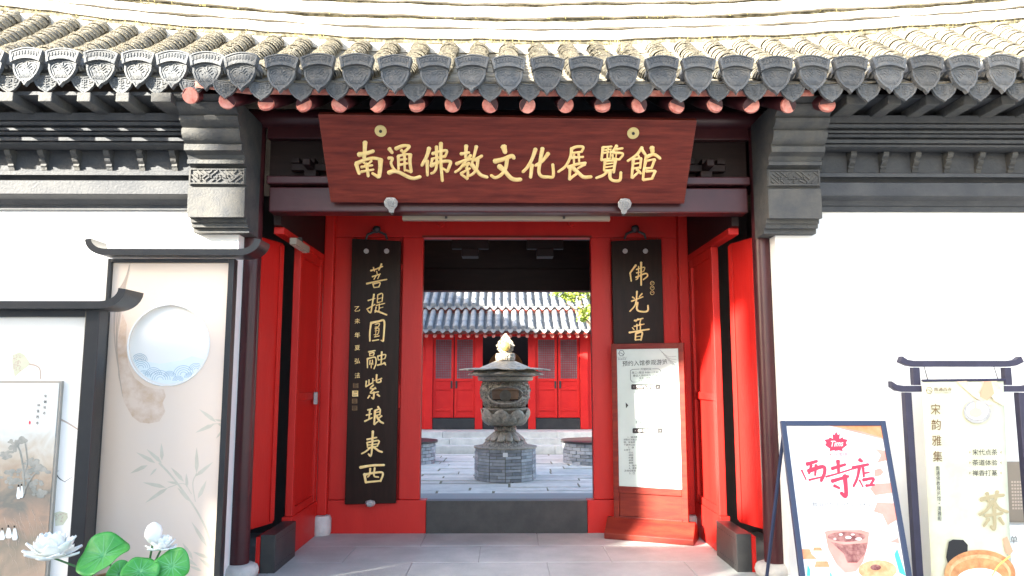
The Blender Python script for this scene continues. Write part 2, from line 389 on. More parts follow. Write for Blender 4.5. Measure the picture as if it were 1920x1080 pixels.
for s, xa, xb in ((-1, -2.485, -2.04), (1, 2.075, 2.495)):
    cb = MB().prism([(xa, a, b) for a, b in [(YW+.12, bpts[0][1])]+bpts+[(YW+.12, bpts[-1][1])]], (xb-xa, 0, 0)).build('corbel', 'corbel', gate, smooth=35)
    z0, z1 = zp(347, YW-.214)+.012, zp(318, YW-.214)-.010; yf = YW-.216
    fr = MB(); fr.box(xa+.008, xb-.008, yf-.010, yf-.001, z0-.010, z0); fr.box(xa+.008, xb-.008, yf-.010, yf-.001, z1, z1+.008)
    fr.box(xa+.008, xa+.018, yf-.010, yf-.001, z0+.0005, z1-.0005); fr.box(xb-.018, xb-.008, yf-.010, yf-.001, z0+.0005, z1-.0005)
    for (a, b), (c, d) in FRET:
        f = lambda u, v: Vector((xa+.028+(xb-xa-.056)*u/18, yf, z0+.008+(z1-z0-.016)*v/5))
        p, q = f(a, b), f(c, d); t = (q-p).normalized(); nn = Vector((-t.z, 0, t.x))*.0055
        p = p-t*.004; q = q+t*.004
        fr.prism([p+nn+Vector((0, -.001, 0)), p-nn+Vector((0, -.001, 0)), q-nn+Vector((0, -.001, 0)), q+nn+Vector((0, -.001, 0))], (0, -.010, 0))
    fr.build('fret_carving', 'corbel', cb)

# columns and their stone bases
for cx in (-2.10, 2.145):
    co = MB().tube([(cx, YC, .10), (cx, YC, 1.5), (cx, YC, 3.75)], [.078, .076, .073], 24).build('column', 'maroon', gate, smooth=50)
    MB().lathe([(.11, -.01), (.145, .01), (.155, .05), (.145, .085), (.105, .105), (.07, .106)], (cx, YC, 0), 20).build('column_base', 'stone', co, smooth=50)
for cx in (-1.845, 1.875):
    box('corner_post', 'red', gate, cx-.05, cx+.05, YI-.09, YI+.02, .19, 3.28, bevel=.01)
    MB().lathe([(.085, -.01), (.10, .03), (.10, .15), (.085, .185), (.05, .188)], (cx, YI-.06, 0), 14).build('post_base', 'stone', gate, smooth=60)

# beams over the recess
box('architrave', 'maroon', gate, -1.955, 2.02, 6.0, 6.16, zp(398, 6.0), zp(351, 6.0), bevel=.012)
box('tie_beam', 'maroon', gate, -1.965, 2.03, 5.95, 6.20, zp(345, 5.95), zp(330, 5.95), bevel=.01)
MB().tube([(-2.2, 6.06, 3.73), (2.25, 6.06, 3.73)], .085, 20).build('eave_purlin', 'maroon', gate, smooth=50)
box('purlin_board', 'maroon', gate, -2.0, 2.06, 6.03, 6.10, zp(262, 6.05), 3.66, bevel=.006)
for cx in (-1.62, -1.22, 1.28, 1.68):
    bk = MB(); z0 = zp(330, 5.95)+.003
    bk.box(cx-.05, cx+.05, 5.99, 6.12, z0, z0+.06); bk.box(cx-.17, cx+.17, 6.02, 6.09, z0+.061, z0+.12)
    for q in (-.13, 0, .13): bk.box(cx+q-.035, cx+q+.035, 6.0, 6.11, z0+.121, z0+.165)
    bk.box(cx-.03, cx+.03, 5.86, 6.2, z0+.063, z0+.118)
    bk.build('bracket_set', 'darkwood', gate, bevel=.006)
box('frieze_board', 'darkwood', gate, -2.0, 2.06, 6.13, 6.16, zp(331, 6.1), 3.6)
MB().box(-1.88, 1.92, 6.2, YI, 3.34, 3.37).build('recess_ceiling', 'darkwood', gate)

# inner door wall
XL, XR = -.87, .91
ZT, ZL, ZH = zp(937, YI), zp(445, YI), zp(403, YI)
box('lintel', 'red', gate, -1.80, 1.83, YI, YI+.14, ZL, ZH+.06, bevel=.008)
box('lintel_strip', 'signwood', gate, XL-.01, XR+.01, YI-.012, YI+.0, ZL-.004, ZL+.018)
for s, xa, xb in ((-1, -1.80, XL), (1, XR, 1.83)):
    box('panel_board', 'red', gate, xa, xb, YI+.05, YI+.09, ZT, ZL)
    inner = xb if s < 0 else xa; outer = xa if s < 0 else xb
    x2 = sorted((inner, inner+s*.215)); box('door_stile', 'red', gate, x2[0], x2[1], YI, YI+.12, ZT+.001, ZL-.001, bevel=.008)
    x3 = sorted((outer, outer-s*.20)); box('door_stile', 'red', gate, x3[0], x3[1], YI, YI+.12, ZT+.001, ZL-.001, bevel=.008)
    xm = sorted((inner+s*.216, outer-s*.201))
    for y0, y1 in ((507, 496), (765, 722)): box('rail', 'red', gate, xm[0], xm[1], YI+.003, YI+.10, zp(y0, YI), zp(y1, YI), bevel=.006)
    xo = sorted((outer, inner-s*.070)); box('plinth_board', 'red', gate, xo[0], xo[1], YI-.02, YI+.12, -.005, ZT-.001, bevel=.006)
th = box('threshold', 'plate', gate, XL+.072, XR-.072, YI-.03, YI+.10, -.004, ZT-.004, bevel=.004)
def rivets(name, pts, nrm, parent, r=.008):
    mb = MB(); nrm = Vector(nrm); a = nrm.orthogonal().normalized(); b = nrm.cross(a)
    for p in pts:
        p = Vector(p); k = 6
        ring = [p+(a*math.cos(2*math.pi*i/k)+b*math.sin(2*math.pi*i/k))*r for i in range(k)]
        mb.add(ring+[p+nrm*r*.8], [(i, (i+1) % k, k) for i in range(k)])
    stuff(mb.build(name, 'plate', parent, smooth=80))
tp = [(XL+.09+(XR-XL-.18)*i/27, YI-.031, z) for i in range(28) for z in (.025, .115, .205, ZT-.03)] + [(x, YI-.031, z) for x in (XL+.09, .02, XR-.09) for z in (.07, .16, .25)]
rivets('rivets', tp, (0, -1, 0), th)
for cx in (827, 1072):
    p = P(cx, 420, YI); MB().tube([p+Vector((0, .0, 0)), p+Vector((0, -.06, 0))], .035, 14).build('door_pin', 'red', gate, smooth=40)

# side walls of the recess, each with a door into a side room
for s, X in ((-1, -1.90), (1, 1.93)):
    def sb(name, m, d0, d1, y0, y1, z0, z1, bevel=0):
        xs = sorted((X+s*d0, X+s*d1)); return box(name, m, gate, xs[0], xs[1], y0, y1, z0, z1, bevel)
    zt = 2.78
    sb('upper_board', 'darkwood', .0, .06, 6.17, YI, zt+.061, 3.38)
    sb('side_lintel', 'red', -.008, .08, 6.24, YI, zt, zt+.06, .006)
    sb('side_panel', 'red', .02, .05, 6.86, YI, .33, zt)
    for y0, y1 in ((6.80, 6.90), (7.56, 7.66)): sb('side_stile', 'red', -.006, .06, y0, y1, .331, zt-.001, .006)
    for z0, z1 in ((.332, .40), (1.35, 1.42), (zt-.09, zt-.002)): sb('side_rail', 'red', -.002, .055, 6.901, 7.559, z0, z1, .005)
    sb('side_plinth', 'red', -.01, .08, 6.78, 7.70, -.005, .33, .005)
    pl_ = sb('side_threshold', 'plate', -.05, .07, 6.187, 6.78, -.004, .30, .004)
    rivets('rivets', [(X-s*.051, 6.23+.048*i, z) for i in range(11) for z in (.05, .25)], (-s, 0, 0), pl_, .006)
    sb('threshold_end', 'red', .071, .105, 6.185, 6.5, 0, .28)
    # door leaf standing ajar
    a = Vector((X+s*.22, 6.30, 0)); b = Vector((X+s*.11, 6.63, 0)); u = (b-a).normalized(); nrm = Vector((u.y, -u.x, 0))
    if nrm.x*s > 0: nrm = -nrm
    leaf = MB().prism([a, b, b-nrm*.045, a-nrm*.045], (0, 0, zt-.32)); leaf.v = [v+Vector((0, 0, .31)) for v in leaf.v]
    lf = leaf.build('side_door', 'red', gate, bevel=.004)
    for t0, t1 in ((.0, .16), (.84, 1.0)):
        p0 = a+(b-a)*t0+nrm*.001; p1 = a+(b-a)*t1+nrm*.001
        q = MB().prism([p0, p1, p1+nrm*.012, p0+nrm*.012], (0, 0, zt-.36)); q.v = [v+Vector((0, 0, .33)) for v in q.v]; q.build('door_batten', 'red', lf, bevel=.003)
    if s < 0:
        lk = MB().box(X+.01, X+.04, 7.40, 7.46, 1.30, 1.42).build('lock_case', 'pewter', gate, bevel=.004)
lp = thing('lamp_fixture', 'small beige box lamp above the left side door', 'lamp', (-1.86, 6.45, 2.79))
MB().box(-1.86, -1.80, 6.30, 6.74, 2.70, 2.76).build('lamp_housing', 'board', lp, bevel=.006)
MB().box(-1.845, -1.815, 6.34, 6.70, 2.692, 2.6995).build('lamp_cover', 'lamp', lp)
MB().box(-1.85, -1.81, 6.50, 6.54, 2.761, 2.80).build('lamp_bracket', 'iron', lp)
ls = thing('light_strip', 'long pale strip light under the big lintel beam', 'lamp', (0, 6.3, 2.9))
zz = zp(398, 6.0)
MB().box(xp(755, 408, 6.2), xp(1143, 408, 6.2), 6.17, 6.23, zp(414, 6.2), zp(404, 6.2)).build('strip_housing', 'board', ls, bevel=.004)
for cx in (-.5, .5): MB().box(cx-.01, cx+.01, 6.155, 6.169, zp(414, 6.2)+.01, zz+.05).build('strip_hook', 'iron', ls)

# rear half of the gate: dark beams against the courtyard
zr = zp(545, 9.9)
box('rear_lintel', 'darkwood', gate, -2.1, 2.1, 9.9, 10.1, zr, zr+.30, bevel=.01)
box('rear_board', 'darkwood', gate, -2.1, 2.1, 9.95, 10.05, zr+.301, 3.9)
MB().tube([(-2.1, 8.8, 3.62), (2.1, 8.8, 3.62)], .10, 14).build('rear_purlin', 'darkwood', gate, smooth=50)
box('rear_tie', 'darkwood', gate, -2.1, 2.1, 8.72, 8.88, 3.22, 3.42, bevel=.01)
for cx in (-.42, .48):
    bk = MB(); bk.box(cx-.22, cx+.22, 8.76, 8.84, 3.10, 3.215); bk.box(cx-.10, cx+.10, 8.70, 8.90, 3.0, 3.099); bk.build('bracket_set', 'darkwood', gate, bevel=.008)

# ---------------------------------------------------------------- roof
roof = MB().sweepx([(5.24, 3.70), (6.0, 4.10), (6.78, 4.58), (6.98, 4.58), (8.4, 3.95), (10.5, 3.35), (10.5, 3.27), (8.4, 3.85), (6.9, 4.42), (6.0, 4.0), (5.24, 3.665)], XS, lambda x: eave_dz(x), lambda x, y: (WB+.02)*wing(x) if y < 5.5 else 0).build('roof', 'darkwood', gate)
EY, EZ = 5.19, 3.735
def roof_path(x, n):
    out = []
    e, r = eave_dz(x), ridge_dz(x)
    z1 = 4.66 + r; z0 = EZ + e; L = z1-z0
    for i in range(n+1):
        ey = EY+WB*wing(x); t = i/n; out.append(Vector((x, ey+(6.72-ey)*t, z0 + L*(.74*t+.26*t*t))))
    return out
def tile_row(x, rad, concave):
    n = 30; pth = roof_path(x, n); mb = MB(); K = 9
    for i in range(n):
        a, b = pth[i], pth[i+1]; t = (b-a).normalized(); nn = Vector((0, -t.z, t.y))
        jx, jz = rnd.uniform(-.006, .006), rnd.uniform(-.004, .004); ra, rb = rad*1.06, rad*.88
        vs = []
        a2 = a-t*.006; b2 = b+t*.03
        for (p, rr) in ((a2-nn*.012, ra), (a2, ra), (b2-nn*.01, rb)):
            for k in range(K):
                q = math.pi*k/(K-1)
                if concave: off = Vector((math.cos(q)*rr*1.25, 0, 0)) - nn*(math.sin(q)*rr*.42)
                else: off = Vector((math.cos(q)*rr, 0, 0)) + nn*(math.sin(q)*rr*.92)
                vs.append(p+off+Vector((jx, 0, 0))+nn*(jz+(.012 if concave else 0)))
        mb.add(vs, [(r_*K+k, r_*K+k+1, (r_+1)*K+k+1, (r_+1)*K+k) for r_ in range(2) for k in range(K-1)])
    return mb
def plate_mesh(name, outline, depth, m, ridges, cz):
    """carved tile end: rimmed plate with a sunk field and raised line work, face towards -Y"""
    mb = MB(); n = len(outline); c = (0, cz)
    sc2 = lambda k: [(c[0]+(x-c[0])*k, c[1]+(z-c[1])*k) for x, z in outline]
    L0 = [(x, 0, z) for x, z in outline]; L1 = [(x, -depth, z) for x, z in outline]
    L2 = [(x, -depth, z) for x, z in sc2(.86)]; L3 = [(x, -depth+.007, z) for x, z in sc2(.82)]
    fs = [tuple(range(n))]
    for a in range(3): fs += [(a*n+i, a*n+(i+1) % n, (a+1)*n+(i+1) % n, (a+1)*n+i) for i in range(n)]
    fs.append(tuple(range(3*n, 4*n)))
    mb.add(L0+L1+L2+L3, fs)
    for (x0, z0, x1, z1) in ridges:
        p, q = Vector((x0, -depth+.0065, z0)), Vector((x1, -depth+.0065, z1)); t = (q-p).normalized(); a = Vector((-t.z, 0, t.x))*.0030
        mb.prism([p+a, p-a, q-a, q+a], (0, -.0045, 0))
    return mb
arc = lambda w_, h0, rise, n, rev=False: [((w_*(2*i/n-1))*(-1 if rev else 1), h0+rise*(1-(2*i/n-1)**2)) for i in range(n+1)]
band = arc(.126, .098, .030, 8) + arc(.108, .012, .030, 8, True)
rb = []
for k in range(-4, 5):
    x = k*.022; b0 = .034+.030*(1-(x/.11)**2)*.9; rb += [(x-.008, b0+.012, x-.008, b0+.045), (x-.008, b0+.045, x+.006, b0+.045), (x+.006, b0+.045, x+.006, b0+.02)]
bandm = plate_mesh('cap', band, .055, 'tile_end', rb, .07)
shield = [(-.103, .018), (-.05, .036), (0, .041), (.05, .036), (.103, .018), (.100, -.03), (.084, -.072), (.058, -.108), (.034, -.128), (.022, -.132), (0, -.165), (-.022, -.132), (-.034, -.128), (-.058, -.108), (-.084, -.072), (-.100, -.03)]
rs = [(x*.30, -.045, x, -.100) for x in (-.05, -.036, -.023, -.011, 0, .011, .023, .036, .05)]
for sx in (-1, 1):
    rs += [(sx*.004, -.018, sx*.030, .014), (sx*.030, .014, sx*.060, .006), (sx*.060, .006, sx*.078, -.022), (sx*.078, -.022, sx*.062, -.05), (sx*.014, -.030, sx*.040, -.006), (sx*.040, -.006, sx*.060, -.022), (sx*.046, -.030, sx*.030, -.044), (sx*.062, -.052, sx*.050, -.078)]
rs += [(0, .028, 0, -.02), (-.022, .026, .022, .026)]
shm = plate_mesh('shield', shield, .034, 'tile_end', rs, -.04)
shield_mb = MB(); shield_mb.add(shm.v, shm.f); k = len(shield_mb.v); shield_mb.v += [v+Vector((0, -.002, 0)) for v in bandm.v]; shield_mb.f += [tuple(i+k for i in f) for f in bandm.f]
shield_mb.tube([(0, 0.0, .03), (0, .16, .08)], .088, 12)
me_shield = shield_mb.mesh('eave_shield', 'tile_end')
drip = [(-.098, .050), (-.05, .036), (0, .032), (.05, .036), (.098, .050), (.092, .008), (.072, -.036), (.040, -.068), (.018, -.080), (0, -.096), (-.018, -.080), (-.040, -.068), (-.072, -.036), (-.092, .008)]
rd = [(-.016, .014, .016, .014), (-.016, -.004, .016, -.004), (-.018, -.022, .018, -.022), (0, .022, 0, -.05), (-.02, -.042, .02, -.042), (-.016, .014, -.016, -.004), (.016, .014, .016, -.004)]
for sx in (-1, 1):
    rd += [(sx*.035, .018, sx*.066, .024), (sx*.066, .024, sx*.062, -.004), (sx*.062, -.004, sx*.038, -.012), (sx*.038, -.012, sx*.038, .006), (sx*.034, -.03, sx*.052, -.03)]
me_drip = plate_mesh('drip', drip, .026, 'tile_end', rd, -.01).mesh('drip_tile', 'tile_end')
SP = .2762; X0 = xp(955, 150, 5.15)
for i in range(-19, 20):
    x = X0+i*SP; e = eave_dz(x)
    tile_row(x, .088, False).build('cover_tile_row', 'tile', roof, smooth=40)
    piece('eave_shield', me_shield, roof, (x+rnd.uniform(-.008, .008), 5.165+WB*wing(x), 3.752+e+rnd.uniform(-.006, .006)), (R(rnd.uniform(-9, -3)), R(rnd.uniform(-3, 3)), R(rnd.uniform(-4, 4))))
    xd = x+SP/2; e = eave_dz(xd)
    tile_row(xd, .095, True).build('pan_tile_row', 'tile', roof, smooth=40)
    piece('drip_tile', me_drip, roof, (xd+rnd.uniform(-.008, .008), 5.185+WB*wing(xd), 3.645+e+rnd.uniform(-.006, .006)), (R(rnd.uniform(4, 10)), R(rnd.uniform(-3, 3)), R(rnd.uniform(-4, 4))))
MB().sweepx([(5.235, 3.618), (5.235, 3.664), (5.30, 3.69), (5.30, 3.64)], [x for x in XS if -2.6 < x < 2.6], eave_dz).build('eave_strip', 'redraft', gate)
me_raft = MB().tube([(0, 0, 0), (0, .45, .21), (0, .95, .47)], .056, 14).mesh('round_rafter', 'maroon')  # maroon sides, paler tips: paint that also carries the shaded underside
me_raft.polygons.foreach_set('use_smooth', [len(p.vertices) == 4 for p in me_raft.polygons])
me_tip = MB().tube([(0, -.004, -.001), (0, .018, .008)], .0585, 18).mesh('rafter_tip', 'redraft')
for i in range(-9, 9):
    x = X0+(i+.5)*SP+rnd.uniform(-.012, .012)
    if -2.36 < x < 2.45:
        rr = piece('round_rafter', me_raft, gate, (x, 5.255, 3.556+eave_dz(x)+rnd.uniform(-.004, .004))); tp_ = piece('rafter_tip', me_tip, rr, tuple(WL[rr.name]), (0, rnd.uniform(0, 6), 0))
def wob(x): return .006*math.sin(3.1*x)+.004*math.sin(7.7*x+1)+.003*math.sin(17*x+2)
XF = [-7.6 + .095*i for i in range(161)]
# ridge: courses of mortared tile
for (y0, y1, pr, m) in ((100, 84, .03, 'ridge'), (83.5, 74, -.005, 'moss'), (73.5, 57, .02, 'ridge'), (56.5, 53, -.02, 'moss'), (52.5, 40, .03, 'ridge'), (39.5, 32, -.01, 'moss'), (31.5, 12, .03, 'ridge'), (11.5, 5, -.01, 'moss'), (4.5, -22, .03, 'ridge')):
    za, zb = zp(y0, 6.72-pr), zp(y1, 6.72-pr)
    MB().sweepx([(6.72-pr, za+.0), (6.715-pr, (za+zb)/2), (6.72-pr, zb), (6.95, zb), (6.95, za)], XF, lambda x: ridge_dz(x)+wob(x+y0*.37)).build('ridge_course', m, roof, smooth=30)
mb = MB()
for i in range(190):
    x = rnd.uniform(-4.9, 4.9); yy, pr = rnd.choice(((76, .02), (76, .02), (34, .02), (84, .03)))
    z = zp(yy, 6.70)+ridge_dz(x); h = rnd.uniform(.012, .05)*(1.6 if rnd.random() < .1 else 1)
    mb.add([(x-.004, 6.695, z-.012), (x+.004, 6.695, z-.012), (x+rnd.uniform(-.02, .02), 6.66, z+h)], [(0, 1, 2)])
for cx, hh in ((1.05, .12), (1.09, .16), (1.15, .10), (1.0, .07)):
    for j in range(5):
        p = P(947+cx*190, 96, 6.3); q = p+Vector((rnd.uniform(-.05, .05), -.02, hh*rnd.uniform(.6, 1)))
        mb.add([p+Vector((-.006, 0, 0)), p+Vector((.006, 0, 0)), q], [(0, 1, 2)])
stuff(mb.build('ridge_weeds', 'grass', roof))

# ================================================================ COURTYARD: far hall
hall = thing('temple_hall', 'far red temple hall with two tiers of grey tube tiles across the courtyard', 'temple', (0, 19, ZC))
YH = 19.0; ZP = zp(805, YH)
box('platform', 'stone', hall, -6, 6, 18.05, 24, ZC-.04, ZP, bevel=.01)
xx = -6.0
while xx < 6:                                    # stone steps, one slab beside the other
    wd = rnd.uniform(1.1, 1.6); x2 = min(6, xx+wd)
    box('step_slab', 'court', hall, xx+.004, x2-.004, 17.30, 17.70, ZC-.04, .02+rnd.uniform(-.004, .004), bevel=.008)
    box('step_slab', 'court', hall, xx+.304, min(6.3, x2+.3)-.004, 17.68, 18.08, ZC-.04, .15+rnd.uniform(-.004, .004), bevel=.008)
    box('step_slab', 'court', hall, xx+.104, min(6.1, x2+.1)-.004, 17.98, 18.52, ZC-.02, ZP+.006+rnd.uniform(-.003, .003), bevel=.008); xx = x2
ZD0, ZD1 = zp(783, YH), zp(630, YH)
hx = lambda px: xp(px, 700, YH)
for a, b in ((-6, 803), (901, 1000), (1096, 6)):
    xa = a if isinstance(a, int) and abs(a) < 50 else hx(a); xb = b if abs(b) < 50 else hx(b)
    if (a, b) == (901, 1000): continue
    box('wall', 'hallred', hall, xa, xb, YH-.02, YH+.2, ZP+.007, 2.9)
box('door_head', 'hallred', hall, hx(803), hx(1096), YH-.03, YH+.2, ZD1+.001, 2.9)
for a, b in ((798, 812), (891, 905), (990, 1004), (1087, 1102)):
    box('door_post', 'hallred', hall, hx(a), hx(b), YH-.09, YH-.031, ZP+.007, ZD1+.12, bevel=.01)
for a, b in ((812, 891), (1004, 1087)):
    box('threshold', 'plate', hall, hx(a)+.002, hx(b)-.002, YH-.06, YH+.1, ZP+.007, ZD0-.02, bevel=.01)
box('threshold', 'plate', hall, hx(905)+.002, hx(990)-.002, YH-.02, YH+.1, ZP+.007, ZD0-.04, bevel=.01)
def hall_door(x0, x1, hand):
    d = box('door', 'hallred', hall, x0, x1, YH, YH+.05, ZD0, ZD1)
    def f(name, m, a, b, c, e, y0=-.022, y1=0, bev=.006):
        w_ = x1-x0; h_ = ZD1-ZD0
        return box(name, m, d, x0+w_*a, x0+w_*b, YH+y0, YH+y1-.001, ZD0+h_*c, ZD0+h_*e, bev)
    f('stile', 'hallred', .0, .12, 0, 1); f('stile', 'hallred', .88, 1, 0, 1)
    for c, e in ((0, .03), (.08, .12), (.335, .375), (.44, .475), (.955, 1)): f('rail', 'hallred', .121, .879, c, e)
    f('pane', 'paper', .121, .879, .476, .954, -.006, -.001, 0)
    lt = MB(); w_ = x1-x0; h_ = ZD1-ZD0
    for i in range(1, 9):
        x = x0+w_*(.12+.76*i/9); lt.box(x-.006, x+.006, YH-.020, YH-.012, ZD0+h_*.476, ZD0+h_*.954)
    for i in range(1, 17):
        z = ZD0+h_*(.476+.478*i/17); lt.box(x0+w_*.12, x0+w_*.88, YH-.0195, YH-.0125, z-.006, z+.006)
    lt.build('lattice', 'lattice', d)
    xh = x1-.05 if hand > 0 else x0+.05
    MB().box(xh-.025, xh+.025, YH-.035, YH-.023, ZD0+h_*.355, ZD0+h_*.445).build('door_plate', 'plate', d, bevel=.004)
for a, b, h_ in ((812, 851, 1), (852, 891, -1), (1004, 1045, 1), (1046, 1087, -1)): hall_door(hx(a)+.004, hx(b)-.004, h_)
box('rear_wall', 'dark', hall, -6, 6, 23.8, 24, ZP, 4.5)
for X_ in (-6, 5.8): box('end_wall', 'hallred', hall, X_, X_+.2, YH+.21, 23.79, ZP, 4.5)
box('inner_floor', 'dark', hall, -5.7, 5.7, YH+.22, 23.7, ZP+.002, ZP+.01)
def tier(y0, z0, y1, z1, sp, r, name):
    rf = MB().prism([(-6.3, y0+.05, z0-.03), (-6.3, y1, z1-.03), (-6.3, y1, z1-.12), (-6.3, y0+.05, z0-.11)], (12.6, 0, 0)).build('roof_tier', 'plaque', hall)
    d = Vector((0, y1-y0, z1-z0)); L = d.length; t = d/L; nn = Vector((0, -t.z, t.y))
    tb = MB(); n = int(L/.30)
    for i in range(n):                     # tube tiles, each a little wider at its lower mouth
        tb.tube([t*(L*i/n), t*(L*(i+1)/n+.01)], [r, r*.92], 10, caps=(i == 0))
    tb.tube([t*-.012, t*.0], [r*1.08, r*1.08], 12); tb.tube([t*-.020, t*-.0125], [r*.62, r*.62], 12)
    me_t = tb.mesh('tube_tile_row', 'halltile')
    me_t.polygons.foreach_set('use_smooth', [len(p.vertices) == 4 for p in me_t.polygons])
    pb = MB(); m_ = int(L/.075); K = 6
    for i in range(m_):
        a = t*(L*i/m_); b = t*(L*(i+1)/m_+.02); vs = []
        for p, dz in ((a-nn*.010, 0), (a, 0), (b-nn*.014, 0)):
            for k in range(K):
                q = math.pi*k/(K-1); vs.append(p+Vector((math.cos(q)*sp*.42, 0, 0))-nn*(math.sin(q)*.035))
        pb.add(vs, [(r_*K+k, r_*K+k+1, (r_+1)*K+k+1, (r_+1)*K+k) for r_ in range(2) for k in range(K-1)])
    me_p = pb.mesh('pan_tile_row', 'halltile')
    me_d = MB().prism([(x*.75, -.03, z*.75+.01) for x, z in drip], (0, .02, 0)).mesh('drip_tile', 'halltile')
    me_r = MB().tube([(0, 0, 0), (0, .5, .24)], .045, 10).mesh('rafter_end', 'redraft')
    x = -3.3; i = 0
    while x < 3.3:
        piece('tube_tile_row', me_t, rf, (x, y0, z0+.035)); piece('pan_tile_row', me_p, rf, (x+sp/2, y0, z0+.01))
        piece('drip_tile', me_d, rf, (x+sp/2, y0+.01, z0-.03), (R(rnd.uniform(-4, 8)), R(rnd.uniform(-3, 3)), 0))
        piece('rafter_end', me_r, rf, (x+sp/2, y0+.12, z0-.155)); x += sp
    box('eave_strip', 'plaque', rf, -6.2, 6.2, y0+.06, y0+.10, z0-.10, z0-.04)
tier(18.2, zp(618, 18.2), 19.35, zp(575, 19.35), .208, .072, 'lower')
tier(18.95, zp(575, 18.95), 22.0, zp(575, 18.95)+1.75, .208, .072, 'upper')
box('tier_wall', 'plaque', hall, -6, 6, 19.40, 19.45, zp(585, 19.42)-.3, zp(572, 18.95)+.05)
hd = thing('gilded_halo_disc', 'round golden disc standing in the dark hall behind the incense burner', 'disc', (.02, 21.2, ZP))
hc = P(948, 690, 21.2)
MB().tube([hc+Vector((0, .05, 0)), hc+Vector((0, 0, 0))], .50, 40).build('disc', 'halo', hd, smooth=40)
MB().box(hc.x-.06, hc.x+.06, 21.13, 21.19, ZP+.01, hc.z-.1).build('stand', 'altar', hd)
al = thing('altar_table', 'brown wooden altar table inside the hall seen past the burner', 'table', (.02, 20.6, ZP))
az = zp(728, 20.4)
MB().box(-.75, .78, 20.35, 20.85, az-.06, az).build('table_top', 'altar', al, bevel=.01)
MB().box(-.68, .71, 20.40, 20.80, az-.30, az-.061).build('apron', 'altar', al, bevel=.01)
for a in (-.70, .67):
    for b in (20.38, 20.76): MB().box(a, a+.06, b, b+.06, ZP+.011, az-.062).build('leg', 'altar', al)

# ---------------------------------------------------------------- incense burner on its brick drum
YB = 13.0; BX = xp(947.5, 800, YB)
cen = thing('incense_burner', 'carved bronze lotus incense burner on a grey brick drum in the courtyard', 'incense burner', (BX, YB, ZC))
zq = lambda y: zp(y, YB)
zb1 = zp(843, YB-.45); core = MB().lathe([(.500, 0), (.500, zb1-ZC-.002)], (BX, YB, ZC), 12).build('brick_drum', 'joint', cen)
core.rotation_euler = (0, 0, 0)
nb = 10; hb = (zb1-ZC)/nb; R8 = .500; side = 2*R8*math.tan(math.pi/12)
for c in range(nb):
    for k in range(12):
        q = 2*math.pi*(k+.5)/12; n = Vector((math.cos(q), math.sin(q), 0)); t = Vector((-n.y, n.x, 0)); ctr = Vector((BX, YB, ZC+hb*(c+.5)))+n*R8
        if n.y > .75: continue
        cuts = [-.5, rnd.uniform(-.3, .3), .5] if (c+k) % 2 else [-.5, .5]
        for u0, u1 in zip(cuts[:-1], cuts[1:]):
            a = ctr+t*(u0*side+.004); b = ctr+t*(u1*side-.004); dd = rnd.uniform(-.004, .004); hz = Vector((0, 0, hb/2-.004))
            MB().prism([a-hz, b-hz, b+hz, a+hz], n*(.012+dd)).build('brick', 'brick', core)
MB().lathe([(.50, -.01), (.545, .0), (.545, .02), (.50, .028)], (BX, YB, zb1), 40).build('drum_rim', 'bronze', cen, smooth=40)
def ring_petals(name, n, r0, z0, r1, z1, wd, thick, m, bulge=.05, tip=.3, parent=cen, ph=0, shape=None):
    for k in range(n):
        q = 2*math.pi*(k+ph)/n; er = Vector((math.cos(q), math.sin(q), 0)); et = Vector((-er.y, er.x, 0)); rows = []
        for i in range(7):
            t = i/6; r = r0+(r1-r0)*t; z = z0+(z1-z0)*t
            hw = wd*.5*(math.sin(math.pi*(.18+.72*t))**.7)*(1 if t < .99 else tip)
            bo = bulge*math.sin(math.pi*t)
            for j in (-1, -.5, 0, .5, 1):
                cup = (1-j*j)*thick
                rows.append(Vector((BX, YB, 0))+er*(r+bo*.6+cup*.6)+et*(hw*j)+Vector((0, 0, z-bo*.35+cup*.4)))
        fs = [(i*5+j, i*5+j+1, i*5+6+j, i*5+5+j) for i in range(6) for j in range(4)]
        mb = MB().add(rows, fs); o = mb.build(name, m, parent, smooth=80)
        so_ = o.modifiers.new('solid', 'SOLIDIFY'); so_.thickness = .012; so_.offset = -1
zd = zq(842)
base = MB().lathe([(.47, zb1+.012), (.455, zb1+.03), (.40, zq(834)), (.33, zq(825)), (.26, zq(816)), (.20, zq(810)), (.15, zq(808))], (BX, YB, 0), 40).build('bell_base', 'bronze_carved', cen, smooth=60)
ring_petals('base_petal', 14, .16, zq(808), .345, zq(826), .13, .02, 'bronze')
MB().lathe([(.12, zq(811)), (.18, zq(809)), (.20, zq(804)), (.18, zq(799)), (.12, zq(797))], (BX, YB, 0), 32).build('neck', 'bronze_carved', cen, smooth=60)
MB().lathe([(.12, zq(799)), (.25, zq(796)), (.34, zq(788)), (.375, zq(778)), (.385, zq(769)), (.40, zq(768)), (.40, zq(765)), (.34, zq(764))], (BX, YB, 0), 40).build('lotus_bowl', 'bronze', cen, smooth=60)
ring_petals('bowl_petal', 9, .26, zq(797), .395, zq(776), .27, .035, 'bronze', .05)
ring_petals('bowl_petal', 9, .34, zq(788), .41, zq(767), .27, .03, 'bronze', .03, ph=.5)
prof = [(.30, 766), (.35, 761), (.395, 753), (.425, 743), (.435, 734), (.425, 726), (.39, 719), (.37, 714)]
mb = MB(); N = 48
vs = [(BX+r*math.cos(2*math.pi*k/N), YB+r*math.sin(2*math.pi*k/N), zq(y)) for r, y in prof for k in range(N)]; fs = []
for i in range(len(prof)-1):
    for k in range(N):
        if 2 <= i <= 4 and (k % 24) in range(7, 17): continue          # window to the front and to the back
        fs.append((i*N+k, i*N+(k+1) % N, (i+1)*N+(k+1) % N, (i+1)*N+k))
mb.add(vs, fs); ob = mb.build('pierced_body', 'bronze_carved', cen, smooth=60)
